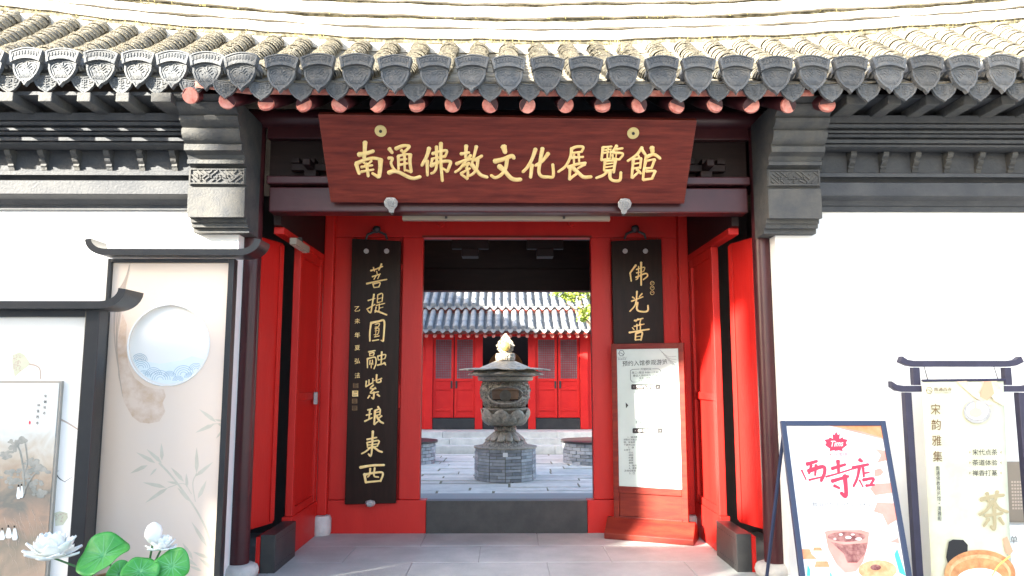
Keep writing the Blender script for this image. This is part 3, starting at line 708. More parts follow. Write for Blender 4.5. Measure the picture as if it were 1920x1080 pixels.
so_ = ob.modifiers.new('solid', 'SOLIDIFY'); so_.thickness = .03; so_.offset = -1
mb = MB()
for k in range(150):                                                    # scroll work standing proud of the drum
    q = rnd.uniform(math.pi, 2*math.pi); i = rnd.uniform(.6, 6.4); i0 = int(i); r = prof[i0][0]+(prof[i0+1][0]-prof[i0][0])*(i-i0); y_ = prof[i0][1]+(prof[i0+1][1]-prof[i0][1])*(i-i0)
    if 722 < y_ < 758 and abs(q-1.5*math.pi) < .78: continue
    a0 = rnd.uniform(0, 6.28); pts_ = []
    for j in range(6):
        aa = a0+j*.8; pts_.append((BX+(r+.008)*math.cos(q+.045*math.cos(aa)), YB+(r+.008)*math.sin(q+.045*math.cos(aa)), zq(y_)+.022*math.sin(aa)))
    mb.tube(pts_, .0075, 5)
stuff(mb.build('scroll_work', 'bronze', cen, smooth=60))
fp = []
for k in range(33):
    a = 2*math.pi*k/32; q = 1.5*math.pi+.70*math.sin(a); zz_ = zq(739.5)+.150*math.cos(a)*(1 if math.cos(a) < 0 else .95); fp.append((BX+.447*math.cos(q), YB+.447*math.sin(q), zz_))
MB().tube(fp, .017, 8, caps=False).build('window_frame', 'bronze', cen, smooth=60)
MB().tube([(BX, YB-.04, zq(742)), (BX, YB, zq(742))], .10, 24).build('medallion', 'pewter', cen, smooth=40)
MB().lathe([(.36, zq(716)), (.47, zq(713)), (.48, zq(707)), (.40, zq(705))], (BX, YB, 0), 40, wob=lambda i, q: 1+.012*math.cos(24*q)).build('body_rim', 'bronze', cen, smooth=40)
MB().lathe([(.02, zq(707)), (.42, zq(707)), (.60, zq(703)), (.60, zq(700)), (.42, zq(688)), (.24, zq(680)), (.17, zq(677)), (.02, zq(676))], (BX, YB, 0), 48, wob=lambda i, q: 1+(.05*math.cos(8*q) if i in (2, 3) else 0)).build('canopy', 'bronze', cen, smooth=50)
ring_petals('canopy_petal', 8, .34, zq(692), .80, zq(694), .50, .03, 'bronze', -.05, .25, ph=.25)
ring_petals('canopy_petal', 8, .34, zq(690), .66, zq(703), .46, .025, 'bronze', -.02, .25, ph=.75)
MB().lathe([(.13, zq(678)), (.165, zq(676)), (.175, zq(669)), (.165, zq(663)), (.12, zq(662))], (BX, YB, 0), 28).build('finial_collar', 'bronze_carved', cen, smooth=50)
fo = [(math.sin(a)*.155*(1-.30*max(0, math.cos(a))**1.5)*(1+.06*math.cos(12*a)), .15*math.cos(a)+(.07*max(0, math.cos(a))**6)) for a in [2*math.pi*k/72 for k in range(72)]]
zc = zq(648)
MB().prism([(BX+x, YB+.02, zc+z) for x, z in fo], (0, .05, 0)).build('flame_leaf', 'bronze_carved', cen, smooth=30)
MB().lathe([(.001, -.085), (.05, -.07), (.082, -.025), (.084, .015), (.06, .06), (.025, .082), (.001, .085)], (BX, YB-.06, zq(650)), 20).build('pearl', 'goldball', cen, smooth=80)
p = Plane((0, YB-.535, 0), (0, -1, 0)); lb = MB(); poly(lb, [(943, 849), (952, 849), (952, 857), (943, 857)], p, 0, .006)
lb.build('white_tag', 'white', cen)

# ---------------------------------------------------------------- round brick planters and the courtyard tree
def planter(cx, cy, r, label):
    t = thing('brick_planter', label, 'planter', (cx, cy, ZC), 'planters beside the hall steps'); z1 = zp(834, cy-r)
    cr = MB().lathe([(r-.02, 0), (r-.02, z1-ZC)], (cx, cy, ZC), 32).build('planter_wall', 'joint', t); h = (z1-ZC)/6; n = 22
    me_ = MB().prism([(-math.pi*r/n+.006, 0, -h/2+.005), (math.pi*r/n-.006, 0, -h/2+.005), (math.pi*r/n-.006, 0, h/2-.005), (-math.pi*r/n+.006, 0, h/2-.005)], (0, .05, 0)).mesh('brick', 'brick')
    for c in range(6):
        for k in range(n):
            q = 2*math.pi*(k+.5*(c % 2))/n
            if math.sin(q) > .5: continue
            piece('brick', me_, cr, (cx+math.cos(q)*r, cy+math.sin(q)*r, ZC+h*(c+.5)), (0, 0, q+math.pi/2))
    MB().lathe([(r-.12, 0), (r+.05, 0), (r+.05, .04), (r-.12, .045)], (cx, cy, z1+.001), 32).build('planter_rim', 'plate', t, smooth=40)
    MB().lathe([(.01, .02), (r-.13, .02), (r-.13, -.1)], (cx, cy, z1), 20, caps=False).build('soil', 'soil', t)
    return z1
planter(-2.05, 15.5, .62, 'low round brick planter left of the incense burner')
zpl = planter(1.86, 15.5, .66, 'low round brick planter right of the burner under the tree')
def foliage(mb, c, rad, n, size, squash=.7):
    for i in range(n):
        d = Vector((rnd.gauss(0, 1), rnd.gauss(0, 1), rnd.gauss(0, 1))).normalized()*(rnd.random()**.45)
        p = Vector(c)+Vector((d.x*rad, d.y*rad, d.z*rad*squash)); s_ = size*rnd.uniform(.6, 1.3)
        a = Vector((rnd.gauss(0, 1), rnd.gauss(0, 1), rnd.gauss(0, .6))).normalized(); b = a.orthogonal().normalized()
        b = (Matrix.Rotation(rnd.uniform(0, 6.28), 3, a) @ b)*.42
        mb.add([p-a*s_*.5, p+b*s_*.5, p+a*s_*.5, p-b*s_*.5], [(0, 1, 2, 3)])
tr = thing('courtyard_tree', 'sunlit yellow green tree growing from the right brick planter', 'tree', (1.95, 15.6, zpl))
mb = MB(); mb.tube([(1.95, 15.6, zpl-.2), (2.0, 15.6, 1.6), (1.9, 15.5, 2.6), (1.95, 15.5, 3.7)], [.09, .075, .06, .03], 10)
for e in ((1.25, 15.2, 3.1), (1.5, 15.9, 3.6), (2.6, 15.4, 3.4), (1.7, 15.0, 3.0), (2.3, 16.1, 3.8)): mb.tube([(1.93, 15.55, 2.5), ((1.93+e[0])/2, (15.55+e[1])/2, 2.9), e], [.035, .025, .010], 7)
mb.build('trunk', 'bark', tr, smooth=60)
mb = MB()
for c, r_, n in (((1.72, 15.2, 2.93), .26, 200), ((1.35, 15.2, 3.22), .20, 130), ((1.08, 15.2, 3.30), .14, 70), ((1.62, 15.2, 3.35), .30, 230), ((2.1, 15.5, 3.4), .5, 420), ((2.5, 15.5, 3.5), .5, 400), ((1.9, 15.7, 3.9), .6, 460), ((1.58, 15.1, 2.78), .12, 60)):
    foliage(mb, c, r_, n, .10)
mb.build('crown', 'leaf', tr)
# unseen side building, added to keep the courtyard's left half in shade
sh = thing('added_side_hall', 'added side building left of the courtyard, unseen, shading its left half', 'building', (-6, 15, ZC))
box('wall', 'plaster', sh, -7.4, -5.2, 10.9, 17.0, ZC, 4.6)
MB().prism([(-7.9, 10.7, 4.5), (-4.75, 10.7, 4.5), (-6.3, 10.7, 6.3)], (0, 6.5, 0)).build('roof', 'halltile', sh)

# ---------------------------------------------------------------- unseen blocks added behind the viewer to shape the sun on the gate
def shade_house(x0, x1, h, label):
    # house-shaped sun blocker; sides skewed along the sun so the gap stays open
    t = thing('added_shade_house', label, 'house', ((x0+x1)/2, -5, 0), 'added shade houses behind the viewer'); sk = -4.0*math.tan(SUN_AZ)
    fp_ = [(x0+.02, -3.1, -.2), (x1-.02, -3.1, -.2), (x1-.02+sk, -7.1, -.2), (x0+.02+sk, -7.1, -.2)]
    MB().prism(fp_, (0, 0, h)).build('wall', 'plaster', t)
    MB().prism([(x0, -3.0, h-.199), (x1, -3.0, h-.199), (x1+sk, -7.0, h-.199), (x0+sk, -7.0, h-.199)], (0, 0, .199)).build('roof', 'halltile', t)
    n = max(1, int((x1-x0)/1.7))
    for i in range(n):
        for z in (1.0, 4.0):
            xc = x0+(x1-x0)*(i+.5)/n; wn = box('window', 'maroon', t, xc-.45, xc+.45, -3.1, -3.04, z, z+1.5); box('pane', 'paper', wn, xc-.38, xc+.38, -3.04, -3.025, z+.08, z+1.42)
shade_house(-20, -13.67, 8.55, 'added house block furthest left behind the viewer, shading the lower left')
shade_house(-13.65, -12.60, 9.25, 'slim tall added block left of the low one, shading the inner door wall')
shade_house(-12.58, -10.52, 6.85, 'narrow low added block between two taller ones, leaving a gap for the sun')
shade_house(-10.50, -3.4, 9.45, 'tallest added block behind the viewer, shading the right side')
br_ = thing('sun_gap_beam', 'added beam over the sun gap behind the viewer, shading the middle eaves', 'arch', (-11.4, -3.1, 8.6), None)  # unseen beam added to cut the top of the sun patch
MB().prism([(-12.65, -3.2, 9.24), (-12.65, -3.2, 8.62), (-12.1, -3.2, 8.70), (-11.4, -3.2, 8.74), (-10.8, -3.2, 8.70), (-10.45, -3.2, 8.62), (-10.45, -3.2, 9.24)], (0, .15, 0)).build('gap_beam', 'plaster', br_)
MB().box(-12.65, -10.45, -3.24, -3.01, 9.245, 9.40).build('gap_beam_cap', 'halltile', br_)

# ================================================================ PLAQUE AND COUPLETS
pb, pt = Vector((0, 5.93, zp(381, 5.93))), Vector((0, 5.47, zp(220, 5.47)))
up = (pt-pb).normalized(); PN = Vector((1, 0, 0)).cross(up)
if PN.y > 0: PN = -PN
PQ = Plane(pb, PN)
pq = thing('name_plaque', 'tilted red brown name plaque with nine gold characters over the doorway', 'plaque', tuple(P(951, 381, 5.93)))
cor = [PQ.at(*c) for c in ((596, 214), (1307, 226), (1283, 382), (620, 380))]
MB().prism(cor, -PN*.055).build('board', 'plaque', pq, bevel=.005)
PL1 = [[70, (315, 150), (310, 300), (300, 430)], [75, (205, 365), (330, 345), (455, 305)], [65, (165, 525), (185, 600), (215, 690)], [60, (160, 520), (300, 460), (450, 425), (575, 445)],
       [78, (580, 450), (575, 600), (555, 745)], [52, (545, 750), (440, 685)], [45, (250, 580), (440, 548)], [45, (250, 660), (460, 622)], [58, (335, 520), (355, 620), (370, 735)], [40, (425, 470), (370, 530)], [36, (285, 495), (330, 535)],
       [62, (730, 262), (780, 335)], [50, (715, 425), (785, 430), (760, 510), (800, 600), (845, 645)], [66, (720, 680), (800, 650), (900, 668), (1050, 745), (1150, 772), (1262, 745)],
       [58, (840, 265), (960, 215), (1062, 217), (1060, 250), (970, 335)], [48, (935, 290), (990, 345)], [50, (885, 390), (888, 500), (890, 615)], [42, (880, 390), (1000, 362), (1090, 357)], [60, (1090, 362), (1085, 500), (1108, 660)],
       [40, (1105, 662), (1000, 628)], [45, (990, 380), (995, 640)], [40, (910, 457), (1030, 440)], [44, (910, 540), (1040, 515)],
       [65, (1415, 252), (1370, 400), (1290, 550)], [56, (1380, 470), (1385, 720)], [52, (1470, 350), (1600, 310), (1715, 300), (1690, 395)], [46, (1690, 395), (1480, 432)], [48, (1470, 432), (1440, 558)],
       [60, (1442, 555), (1600, 490), (1770, 482), (1762, 560), (1725, 655)], [45, (1722, 655), (1650, 600)], [50, (1540, 225), (1540, 560), (1500, 660), (1450, 690)], [60, (1615, 168), (1615, 500), (1640, 815)]]
PL2 = [[60, (220, 212), (210, 420)], [55, (130, 355), (270, 330)], [55, (52, 525), (180, 470), (310, 440)], [50, (300, 375), (200, 490), (110, 610), (30, 665)], [45, (170, 560), (270, 505)], [40, (270, 505), (225, 590)],
       [50, (230, 590), (250, 680), (240, 780)], [45, (240, 780), (130, 700)], [45, (130, 690), (285, 600)], [55, (395, 222), (370, 330), (320, 510)], [60, (370, 460), (490, 387)], [50, (420, 450), (400, 600), (340, 690), (270, 730)], [66, (310, 530), (400, 640), (480, 720), (580, 752)],
       [92, (862, 225), (888, 325)], [75, (705, 480), (850, 445), (1000, 387), (1040, 425)], [60, (920, 440), (895, 600), (820, 710), (720, 760), (648, 722)], [76, (782, 560), (880, 650), (980, 760), (1060, 795), (1155, 790)],
       [60, (1410, 267), (1350, 440), (1270, 580), (1192, 662)], [65, (1345, 540), (1325, 755)], [60, (1530, 255), (1490, 470), (1465, 650), (1510, 735), (1620, 748), (1712, 735), (1705, 535)], [60, (1628, 342), (1530, 470), (1410, 553)]]
PL3 = [[50, (280, 270), (380, 230), (488, 237), (460, 320)], [40, (300, 340), (460, 317)], [50, (290, 270), (270, 400), (190, 560), (62, 660)], [45, (270, 420), (490, 405)], [40, (330, 370), (330, 530)], [40, (410, 350), (420, 500)], [55, (230, 580), (380, 530), (530, 507)],
       [50, (265, 590), (250, 788)], [50, (250, 785), (380, 690)], [45, (520, 530), (400, 600)], [66, (310, 590), (420, 690), (500, 750), (625, 745)],
       [50, (830, 240), (800, 460)], [40, (830, 240), (980, 227)], [34, (830, 342), (930, 322)], [40, (800, 460), (950, 432)], [34, (910, 240), (900, 440)], [28, (960, 300), (950, 430)], [30, (860, 292), (970, 272)],
       [50, (1065, 212), (980, 330)], [45, (1040, 277), (1165, 257)], [45, (1000, 330), (1168, 350), (1110, 450)], [40, (990, 370), (1000, 450)], [45, (990, 432), (1110, 450)], [28, (1055, 350), (1050, 420)],
       [45, (860, 480), (845, 640)], [45, (860, 480), (1050, 462)], [55, (1040, 462), (1010, 670)], [28, (880, 530), (1000, 512)], [28, (880, 582), (1000, 562)], [38, (850, 640), (1000, 627)], [50, (905, 650), (830, 720), (712, 765)], [56, (950, 650), (950, 760), (1010, 812), (1118, 800), (1135, 668)],
       [50, (1500, 242), (1400, 370), (1252, 475)], [55, (1490, 272), (1558, 370)], [40, (1420, 362), (1450, 410)], [50, (1350, 430), (1320, 760)], [40, (1360, 442), (1490, 427)], [45, (1480, 432), (1465, 600)], [30, (1370, 522), (1470, 507)], [34, (1350, 602), (1470, 582)], [45, (1330, 762), (1430, 672)], [50, (1410, 612), (1478, 690)],
       [82, (1665, 245), (1680, 325)], [40, (1570, 390), (1545, 470)], [60, (1560, 412), (1700, 362), (1808, 430)], [50, (1560, 470), (1530, 620), (1512, 795)], [40, (1580, 472), (1720, 442)], [50, (1712, 450), (1660, 600)], [40, (1560, 602), (1670, 592)], [45, (1570, 652), (1722, 642)], [50, (1722, 645), (1670, 780)], [45, (1520, 797), (1670, 777)]]
def split_chars(data, cuts, o, s, pl, parent, name, m, h, wk=1.0):
    for a, b in zip([-1]+cuts, cuts+[99999]):
        sel = [st_ for st_ in data if a <= sum(p[0] for p in st_[1:])/len(st_[1:]) < b]
        mb = MB(); strokes(mb, sel, o, s, pl, .0005, h, wk); mb.build(name, m, parent, smooth=50)
split_chars(PL1, [655, 1270], (650, 250), 9.143, PQ, pq, 'character', 'gold', .012, 1.27)
split_chars(PL2, [615, 1180], (850, 250), 9.143, PQ, pq, 'character', 'gold', .012, 1.27)
split_chars(PL3, [680, 1230], (1040, 250), 9.143, PQ, pq, 'character', 'gold', .012, 1.27)
for cx, cy in ((714, 245), (1187, 249)):
    c = PQ.at(cx, cy); b = MB().tube([c+PN*.001, c+PN*.010], .046, 24).build('brass_boss', 'brass', pq, smooth=40)
    MB().tube([c+PN*.0105, c+PN*.018], .012, 10).build('nail', 'iron', b, smooth=40)
for cx, cy in ((734, 379), (1170, 381)):
    c = PQ.at(cx, cy)+PN*.02
    mb = MB(); e1, e2 = Vector((1, 0, 0)), up
    pr = [(.0, .055), (.035, .05), (.055, .02), (.05, -.015), (.025, -.045), (.018, -.075), (-.018, -.075), (-.025, -.045), (-.05, -.015), (-.055, .02), (-.035, .05)]
    mb.prism([c+e1*a+e2*b for a, b in pr], PN*.022)
    for k in (-.6, -.2, .2, .6): mb.prism([c+PN*.022+e1*(k*.06)+e2*.035, c+PN*.022+e1*(k*.06+.008)+e2*.035, c+PN*.022+e1*(k*.03+.004)-e2*.04, c+PN*.022+e1*(k*.03)-e2*.04], PN*.008)
    mb.build('lotus_bracket', 'pewter', pq, bevel=.004)
    MB().tube([c-PN*.03, c-PN*.03-Vector((0, -.03, .10))], .012, 8).build('bracket_pin', 'iron', pq)

YQ = 7.66; CQ = Plane((0, YQ, 0), (0, -1, 0))
def couplet(name, label, corners, cx):
    t = thing(name, label, 'couplet board', tuple(P(cx, 945, YQ)), 'carved couplet boards flanking the door')
    MB().prism([CQ.at(*c) for c in corners], (0, .04, 0)).build('board', 'couplet', t, bevel=.006)
    return t
cl = couplet('couplet_board', 'dark couplet board left of the doorway with a full column of gold calligraphy', ((660, 447), (752, 452), (742, 944), (646, 946)), 700)
crr = couplet('couplet_board', 'dark couplet board right of the doorway, lower half hidden by the notice stand', ((1146, 452), (1240, 448), (1254, 946), (1158, 946)), 1195)
CA = [[14, (270, 135), (325, 118), (380, 95)], [12, (295, 105), (305, 140)], [14, (370, 72), (345, 130)], [10, (325, 140), (330, 165)], [12, (285, 190), (360, 165)], [10, (320, 180), (300, 215)], [10, (350, 175), (335, 210)], [15, (232, 255), (330, 232), (418, 215)], [12, (290, 255), (300, 290)], [12, (290, 258), (355, 245), (345, 285)], [10, (300, 290), (345, 285)],
      [15, (300, 352), (285, 440), (270, 520), (242, 500)], [12, (245, 410), (310, 390)], [12, (234, 490), (310, 445)], [10, (335, 360), (330, 430)], [12, (335, 358), (378, 347), (375, 420)], [8, (335, 395), (372, 385)], [10, (330, 430), (375, 418)], [10, (320, 455), (400, 435)], [10, (350, 440), (345, 510)], [8, (350, 480), (385, 470)], [11, (320, 470), (310, 520)], [17, (310, 505), (350, 515), (418, 542)],
      [18, (275, 610), (262, 700), (262, 782)], [20, (280, 615), (340, 602), (393, 597), (392, 700), (385, 782)], [14, (385, 785), (365, 775)], [10, (310, 630), (350, 620), (340, 650), (310, 655)], [10, (310, 670), (345, 665), (335, 720), (300, 725)], [8, (310, 690), (335, 685)], [10, (305, 745), (350, 735)], [12, (285, 780), (345, 770)], [8, (320, 650), (315, 740)],
      [14, (250, 882), (312, 870)], [11, (260, 895), (262, 920)], [12, (260, 897), (300, 889), (295, 915)], [8, (262, 918), (295, 912)], [14, (240, 945), (240, 1028)], [14, (240, 946), (310, 932), (318, 990), (300, 1038)], [10, (265, 960), (260, 1000)], [10, (285, 957), (290, 1000)], [10, (275, 985), (275, 1030)], [12, (335, 922), (340, 958)], [12, (335, 922), (405, 907), (400, 945)], [10, (340, 957), (400, 945)], [15, (372, 882), (365, 1000)], [14, (332, 1005), (405, 985)], [14, (393, 980), (408, 1003)]]
CBt = [[10, (215, 92), (215, 130)], [12, (195, 102), (190, 140)], [12, (190, 145), (240, 117)], [10, (245, 82), (245, 120)], [8, (245, 102), (270, 92)], [13, (275, 52), (275, 108), (305, 108), (308, 92)], [10, (315, 80), (280, 95)], [12, (250, 132), (225, 160), (270, 160)], [12, (265, 152), (225, 195), (290, 185)], [14, (255, 187), (250, 238), (236, 230)], [12, (220, 215), (206, 235)], [15, (280, 205), (297, 220)],
       [12, (205, 327), (240, 317)], [12, (195, 367), (235, 357)], [14, (222, 322), (215, 400)], [13, (182, 415), (240, 387)], [15, (285, 302), (295, 315)], [14, (262, 332), (300, 320), (300, 365)], [10, (262, 347), (298, 341)], [10, (260, 371), (300, 363)], [17, (262, 332), (255, 438)], [13, (256, 440), (286, 415)], [12, (315, 372), (287, 395)], [17, (275, 377), (300, 415), (327, 430)],
       [15, (200, 557), (275, 541)], [12, (200, 580), (205, 620)], [14, (200, 581), (290, 566), (280, 610)], [10, (205, 601), (280, 591)], [10, (205, 621), (280, 609)], [17, (245, 492), (240, 600), (230, 683), (211, 670)], [14, (225, 620), (190, 650), (157, 668)], [17, (250, 615), (290, 645), (318, 655)],
       [21, (147, 775), (240, 759), (333, 756)], [21, (180, 825), (190, 892)], [18, (187, 830), (250, 817), (322, 817), (305, 882)], [16, (190, 890), (300, 880)], [14, (225, 782), (220, 830), (205, 850)], [14, (260, 777), (255, 840), (290, 850)]]
CCt = [[17, (245, 362), (195, 430)], [14, (195, 430), (205, 503)], [10, (250, 400), (320, 380), (315, 415)], [10, (250, 430), (310, 418)], [14, (245, 470), (330, 435), (348, 457), (310, 490)], [10, (270, 372), (265, 470), (246, 490)], [17, (292, 337), (292, 538)],
       [15, (255, 592), (250, 670)], [12, (215, 642), (235, 655)], [12, (300, 612), (275, 640)], [13, (206, 680), (308, 640)], [14, (250, 670), (235, 720), (192, 769)], [17, (260, 690), (255, 750), (290, 770), (348, 765), (352, 717)],
       [14, (232, 850), (308, 830)], [10, (265, 832), (245, 860)], [10, (290, 835), (275, 890)], [12, (230, 900), (318, 880)], [10, (215, 912), (230, 930)], [12, (255, 882), (255, 930)], [12, (285, 877), (285, 930)], [15, (187, 955), (290, 936), (363, 926)], [15, (245, 962), (240, 1018)], [17, (245, 962), (300, 952), (290, 1022)], [10, (245, 991), (290, 986)], [12, (240, 1020), (290, 1016)]]
def split_rows(data, cuts, o, s, parent):
    for a, b in zip([-1]+cuts, cuts+[99999]):
        sel = [st_ for st_ in data if a <= sum(p[1] for p in st_[1:])/len(st_[1:]) < b]
        mb = MB(); strokes(mb, sel, o, s, CQ, .0005, .008, 1.25); mb.build('character', 'gold', parent, smooth=50)
split_rows(CA, [320, 570, 850], (640, 480), 4.908, cl); split_rows(CBt, [270, 470, 710], (640, 690), 4.154, cl); split_rows(CCt, [565, 800], (1140, 420), 4.692, crr)
for ch, cy in zip('乙未年夏弘法', (579, 602, 628, 652, 677, 704)):
    mb = MB(); text(mb, ch, 670, cy, 10, CQ, .002, slope=-.12); mb.build('small_character', 'gold', cl)
for cx, cy, w_, h_ in ((667, 723, 10, 9), (666, 738, 11, 11), (665, 752, 10, 9), (665, 765, 10, 9)):
    mb = MB(); poly(mb, [(cx-w_/2, cy-h_/2), (cx+w_/2, cy-h_/2), (cx+w_/2, cy+h_/2), (cx-w_/2, cy+h_/2)], CQ, .0005)
    s_ = mb.build('seal', 'teadark' if h_ == 9 else 'gold', cl); mb = MB()
    for k in range(4): stroke(mb, [(cx-w_*.3+rnd.uniform(-1, 1), cy-h_*.35+k*h_*.22), (cx+w_*.3, cy-h_*.35+k*h_*.22+rnd.uniform(-1, 1))], 1.0, CQ, .002, .001)
    mb.build('seal_script', 'couplet', s_)
mb = MB()
for k in range(3):
    cx, cy = 1223, 531+k*9.0
    stroke(mb, catmull(ell(cx, cy, 3.6, 3.6, 9)+[(cx+3.6, cy)], 2), .9, CQ, .001, .002, even=True); stroke(mb, [(cx-2, cy), (cx+2, cy-1)], .9, CQ, .001, .002)
mb.build('seal', 'gold', crr)
for t, cx, y0 in ((cl, 706, 452), (crr, 1191, 451)):
    for sx in (-19, 19):
        c = CQ.at(cx+sx, 471); MB().tube([c+Vector((0, -.001, 0)), c+Vector((0, -.012, 0))], .026, 16).build('boss', 'pewter', t, smooth=40)
    ps = [CQ.at(cx-20, y0-3, .03), CQ.at(cx-17, y0-12, .035), CQ.at(cx-6, y0-17, .04), CQ.at(cx, y0-18, .04), CQ.at(cx+6, y0-17, .04), CQ.at(cx+17, y0-12, .035), CQ.at(cx+20, y0-3, .03)]
    MB().tube(ps, [.012, .014, .014, .016, .014, .014, .012], 8).build('hanger', 'iron', t, smooth=60)
    c = CQ.at(cx, y0-22, .03); MB().lathe([(.001, -.045), (.035, -.03), (.045, .0), (.035, .03), (.001, .04)], c, 12).build('hanger_knob', 'iron', t, smooth=60)
    MB().tube([c, c+Vector((0, .11, .0))], .012, 8).build('hanger_hook', 'iron', t)
c = CQ.at(694, 945, .02); MB().lathe([(.001, -.03), (.035, -.02), (.048, .005), (.04, .03), (.001, .04)], c, 12, wob=lambda i, q: 1+.12*math.cos(6*q)).build('foot_bracket', 'pewter', cl, smooth=60)

# ================================================================ NOTICE STAND
sa = R(22.5); u = Vector((math.cos(sa), -math.sin(sa), 0)); nv = Vector((-math.sin(sa), -math.cos(sa), 0))
SC = Vector((1.432, 7.45, 0)); SM = Matrix.Translation(SC) @ Matrix(((u.x, -nv.x, 0, 0), (u.y, -nv.y, 0, 0), (0, 0, 1, 0), (0, 0, 0, 1)))
sg = thing('notice_stand', 'red wooden notice stand with a pale visiting notice in front of the right couplet', 'notice stand', tuple(SC))
def sbx(name, m, x0, x1, y0, y1, z0, z1, bevel=0, parent=sg): return MB(SM).box(x0, x1, y0, y1, z0, z1).build(name, m, parent, bevel=bevel)
W2 = .365; ZS = 1.905
sbx('frame_post', 'signwood', -W2, -W2+.055, -.03, .03, .10, ZS, .004); sbx('frame_post', 'signwood', W2-.055, W2, -.03, .03, .10, ZS, .004)
sbx('top_rail', 'signwood', -W2+.0555, W2-.0555, -.03, .03, ZS-.055, ZS-.001, .004)
sbx('middle_rail', 'signwood', -W2+.0555, W2-.0555, -.03, .03, .425, .49, .004)
sbx('lower_panel', 'signwood', -W2+.0555, W2-.0555, -.010, .014, .20, .424); sbx('bottom_rail', 'signwood', -W2+.0555, W2-.0555, -.03, .03, .13, .199, .004)
MB(SM).prism([(-.43, -.17, 0), (-.43, -.17, .055), (-.43, -.035, .185), (-.43, .035, .185), (-.43, .17, .055), (-.43, .17, 0)], (.86, 0, 0)).build('foot', 'signwood', sg, bevel=.006)
po = sbx('poster', 'signpaper', -W2+.0555, W2-.0555, -.018, .012, .4905, ZS-.0555)
SP_ = Plane(SC+nv*.0185, nv)
mb = MB(); text(mb, '预约入馆参观游览', 1209, 680, 84, SP_, .0012, 10, slope=-.045); mb.build('heading', 'ink', po)
mb = MB()
for t, cx, cy, w_, h_ in (('开馆时间', 1211, 692, 20, 4.4), ('周二~周日 9:00—17:30', 1209.5, 698.5, 50, 4.2), ('最后入场时间为 17:00', 1210, 704, 46, 4.2), ('周周一闭馆', 1209, 709, 21, 4), ('(法定节假日除外)', 1210, 713, 26, 3)): text(mb, t, cx, cy, w_, SP_, .0012, h_, slope=-.02)
mb.build('opening_hours', 'ink', po)
mb = MB()
for pts in ([(1186, 692.6), (1182, 695), (1182, 712), (1186, 716.4), (1235, 716.2), (1239.5, 712.5), (1239, 695), (1235, 691.6)], [(1186, 692.6), (1199, 692)], [(1223, 691.6), (1235, 691.6)]):
    for a, b in zip(pts[:-1], pts[1:]): stroke(mb, [a, b], .8, SP_, .0006, .0006, even=True)
mb.build('hours_border', 'ink', po)
for cy, x0, x1, t in ((725.3, 1183.5, 1238.5, '· 预约方式 ·'), (807.5, 1186, 1243, '· 参观须知 ·')):
    mb = MB(); poly(mb, [(x0+1.5, cy-4.8), (x1-1.5, cy-5.2), (x1, cy-3.5), (x1, cy+3.2), (x1-1.5, cy+4.6), (x0+1.5, cy+5), (x0, cy+3.5), (x0, cy-3)], SP_, .0004, .0006); pn = mb.build('title_bar', 'ink', po)
    mb = MB(); text(mb, t, (x0+x1)/2, cy, (x1-x0)*.84, SP_, .0018, 6.6); mb.build('title_text', 'white', pn)
mb = MB(); poly(mb, [(1173, 754.5), (1178.2, 760), (1173.8, 765.5)], SP_, .0005, .0005)
for a, b in zip(ell(1165.3, 662.3, 5.3, 5.6, 6, 0, 360), ell(1165.3, 662.3, 5.3, 5.6, 6, 60, 420)): stroke(mb, [a, b], .9, SP_, .0006, .0006, even=True)
stroke(mb, [(1160, 662.5), (1164, 661.8), (1169, 665)], .9, SP_, .0006, .0006, even=True)
mb.build('emblem', 'ink', po)
mb = MB(); text(mb, '南通西寺', 1166.3, 673.3, 16, SP_, .0012, 3); text(mb, 'WEST TEMPLE', 1166, 670, 19, SP_, .0012, 1.2); mb.build('emblem_text', 'inkgrey', po)
mb = MB(); poly(mb, [(1189, 738), (1235, 737), (1237, 783), (1191, 784)], SP_, .0004, .0005); mb.build('blank_white_square', 'white', po)
mb = MB(); text(mb, '扫码', 1199, 791.5, 14, SP_, .0012, 6)
y = 819.5
for i, t in enumerate(('1、缺消费', '须取行为能力', '理、车道停', '下游览口交', '2、请', '大得于', '·灯火', '·宠物', '·利器', '·易燃', '·食物', '3、馆内', '4、请爱', '及相应管理', '5、口')):
    w_ = STR[t][2]*4.3; x0 = {'1': 1177, '2': 1178, '3': 1179, '4': 1179, '5': 1180, '·': 1178}.get(t[0], 1169+i*.14)
    text(mb, t, x0+w_/2, y+i*4.85, w_, SP_, .0012, 3.8)
mb.build('notice_text', 'ink', po)
mb = MB()
for k in range(7): stroke(mb, [(1236+k*4, 655+k*5), (1252+k*3, 668+k*4), (1268, 668+k*6)], .5, SP_, .0005, .0005, even=True)
mb.build('roof_line_print', 'inkgrey', po)

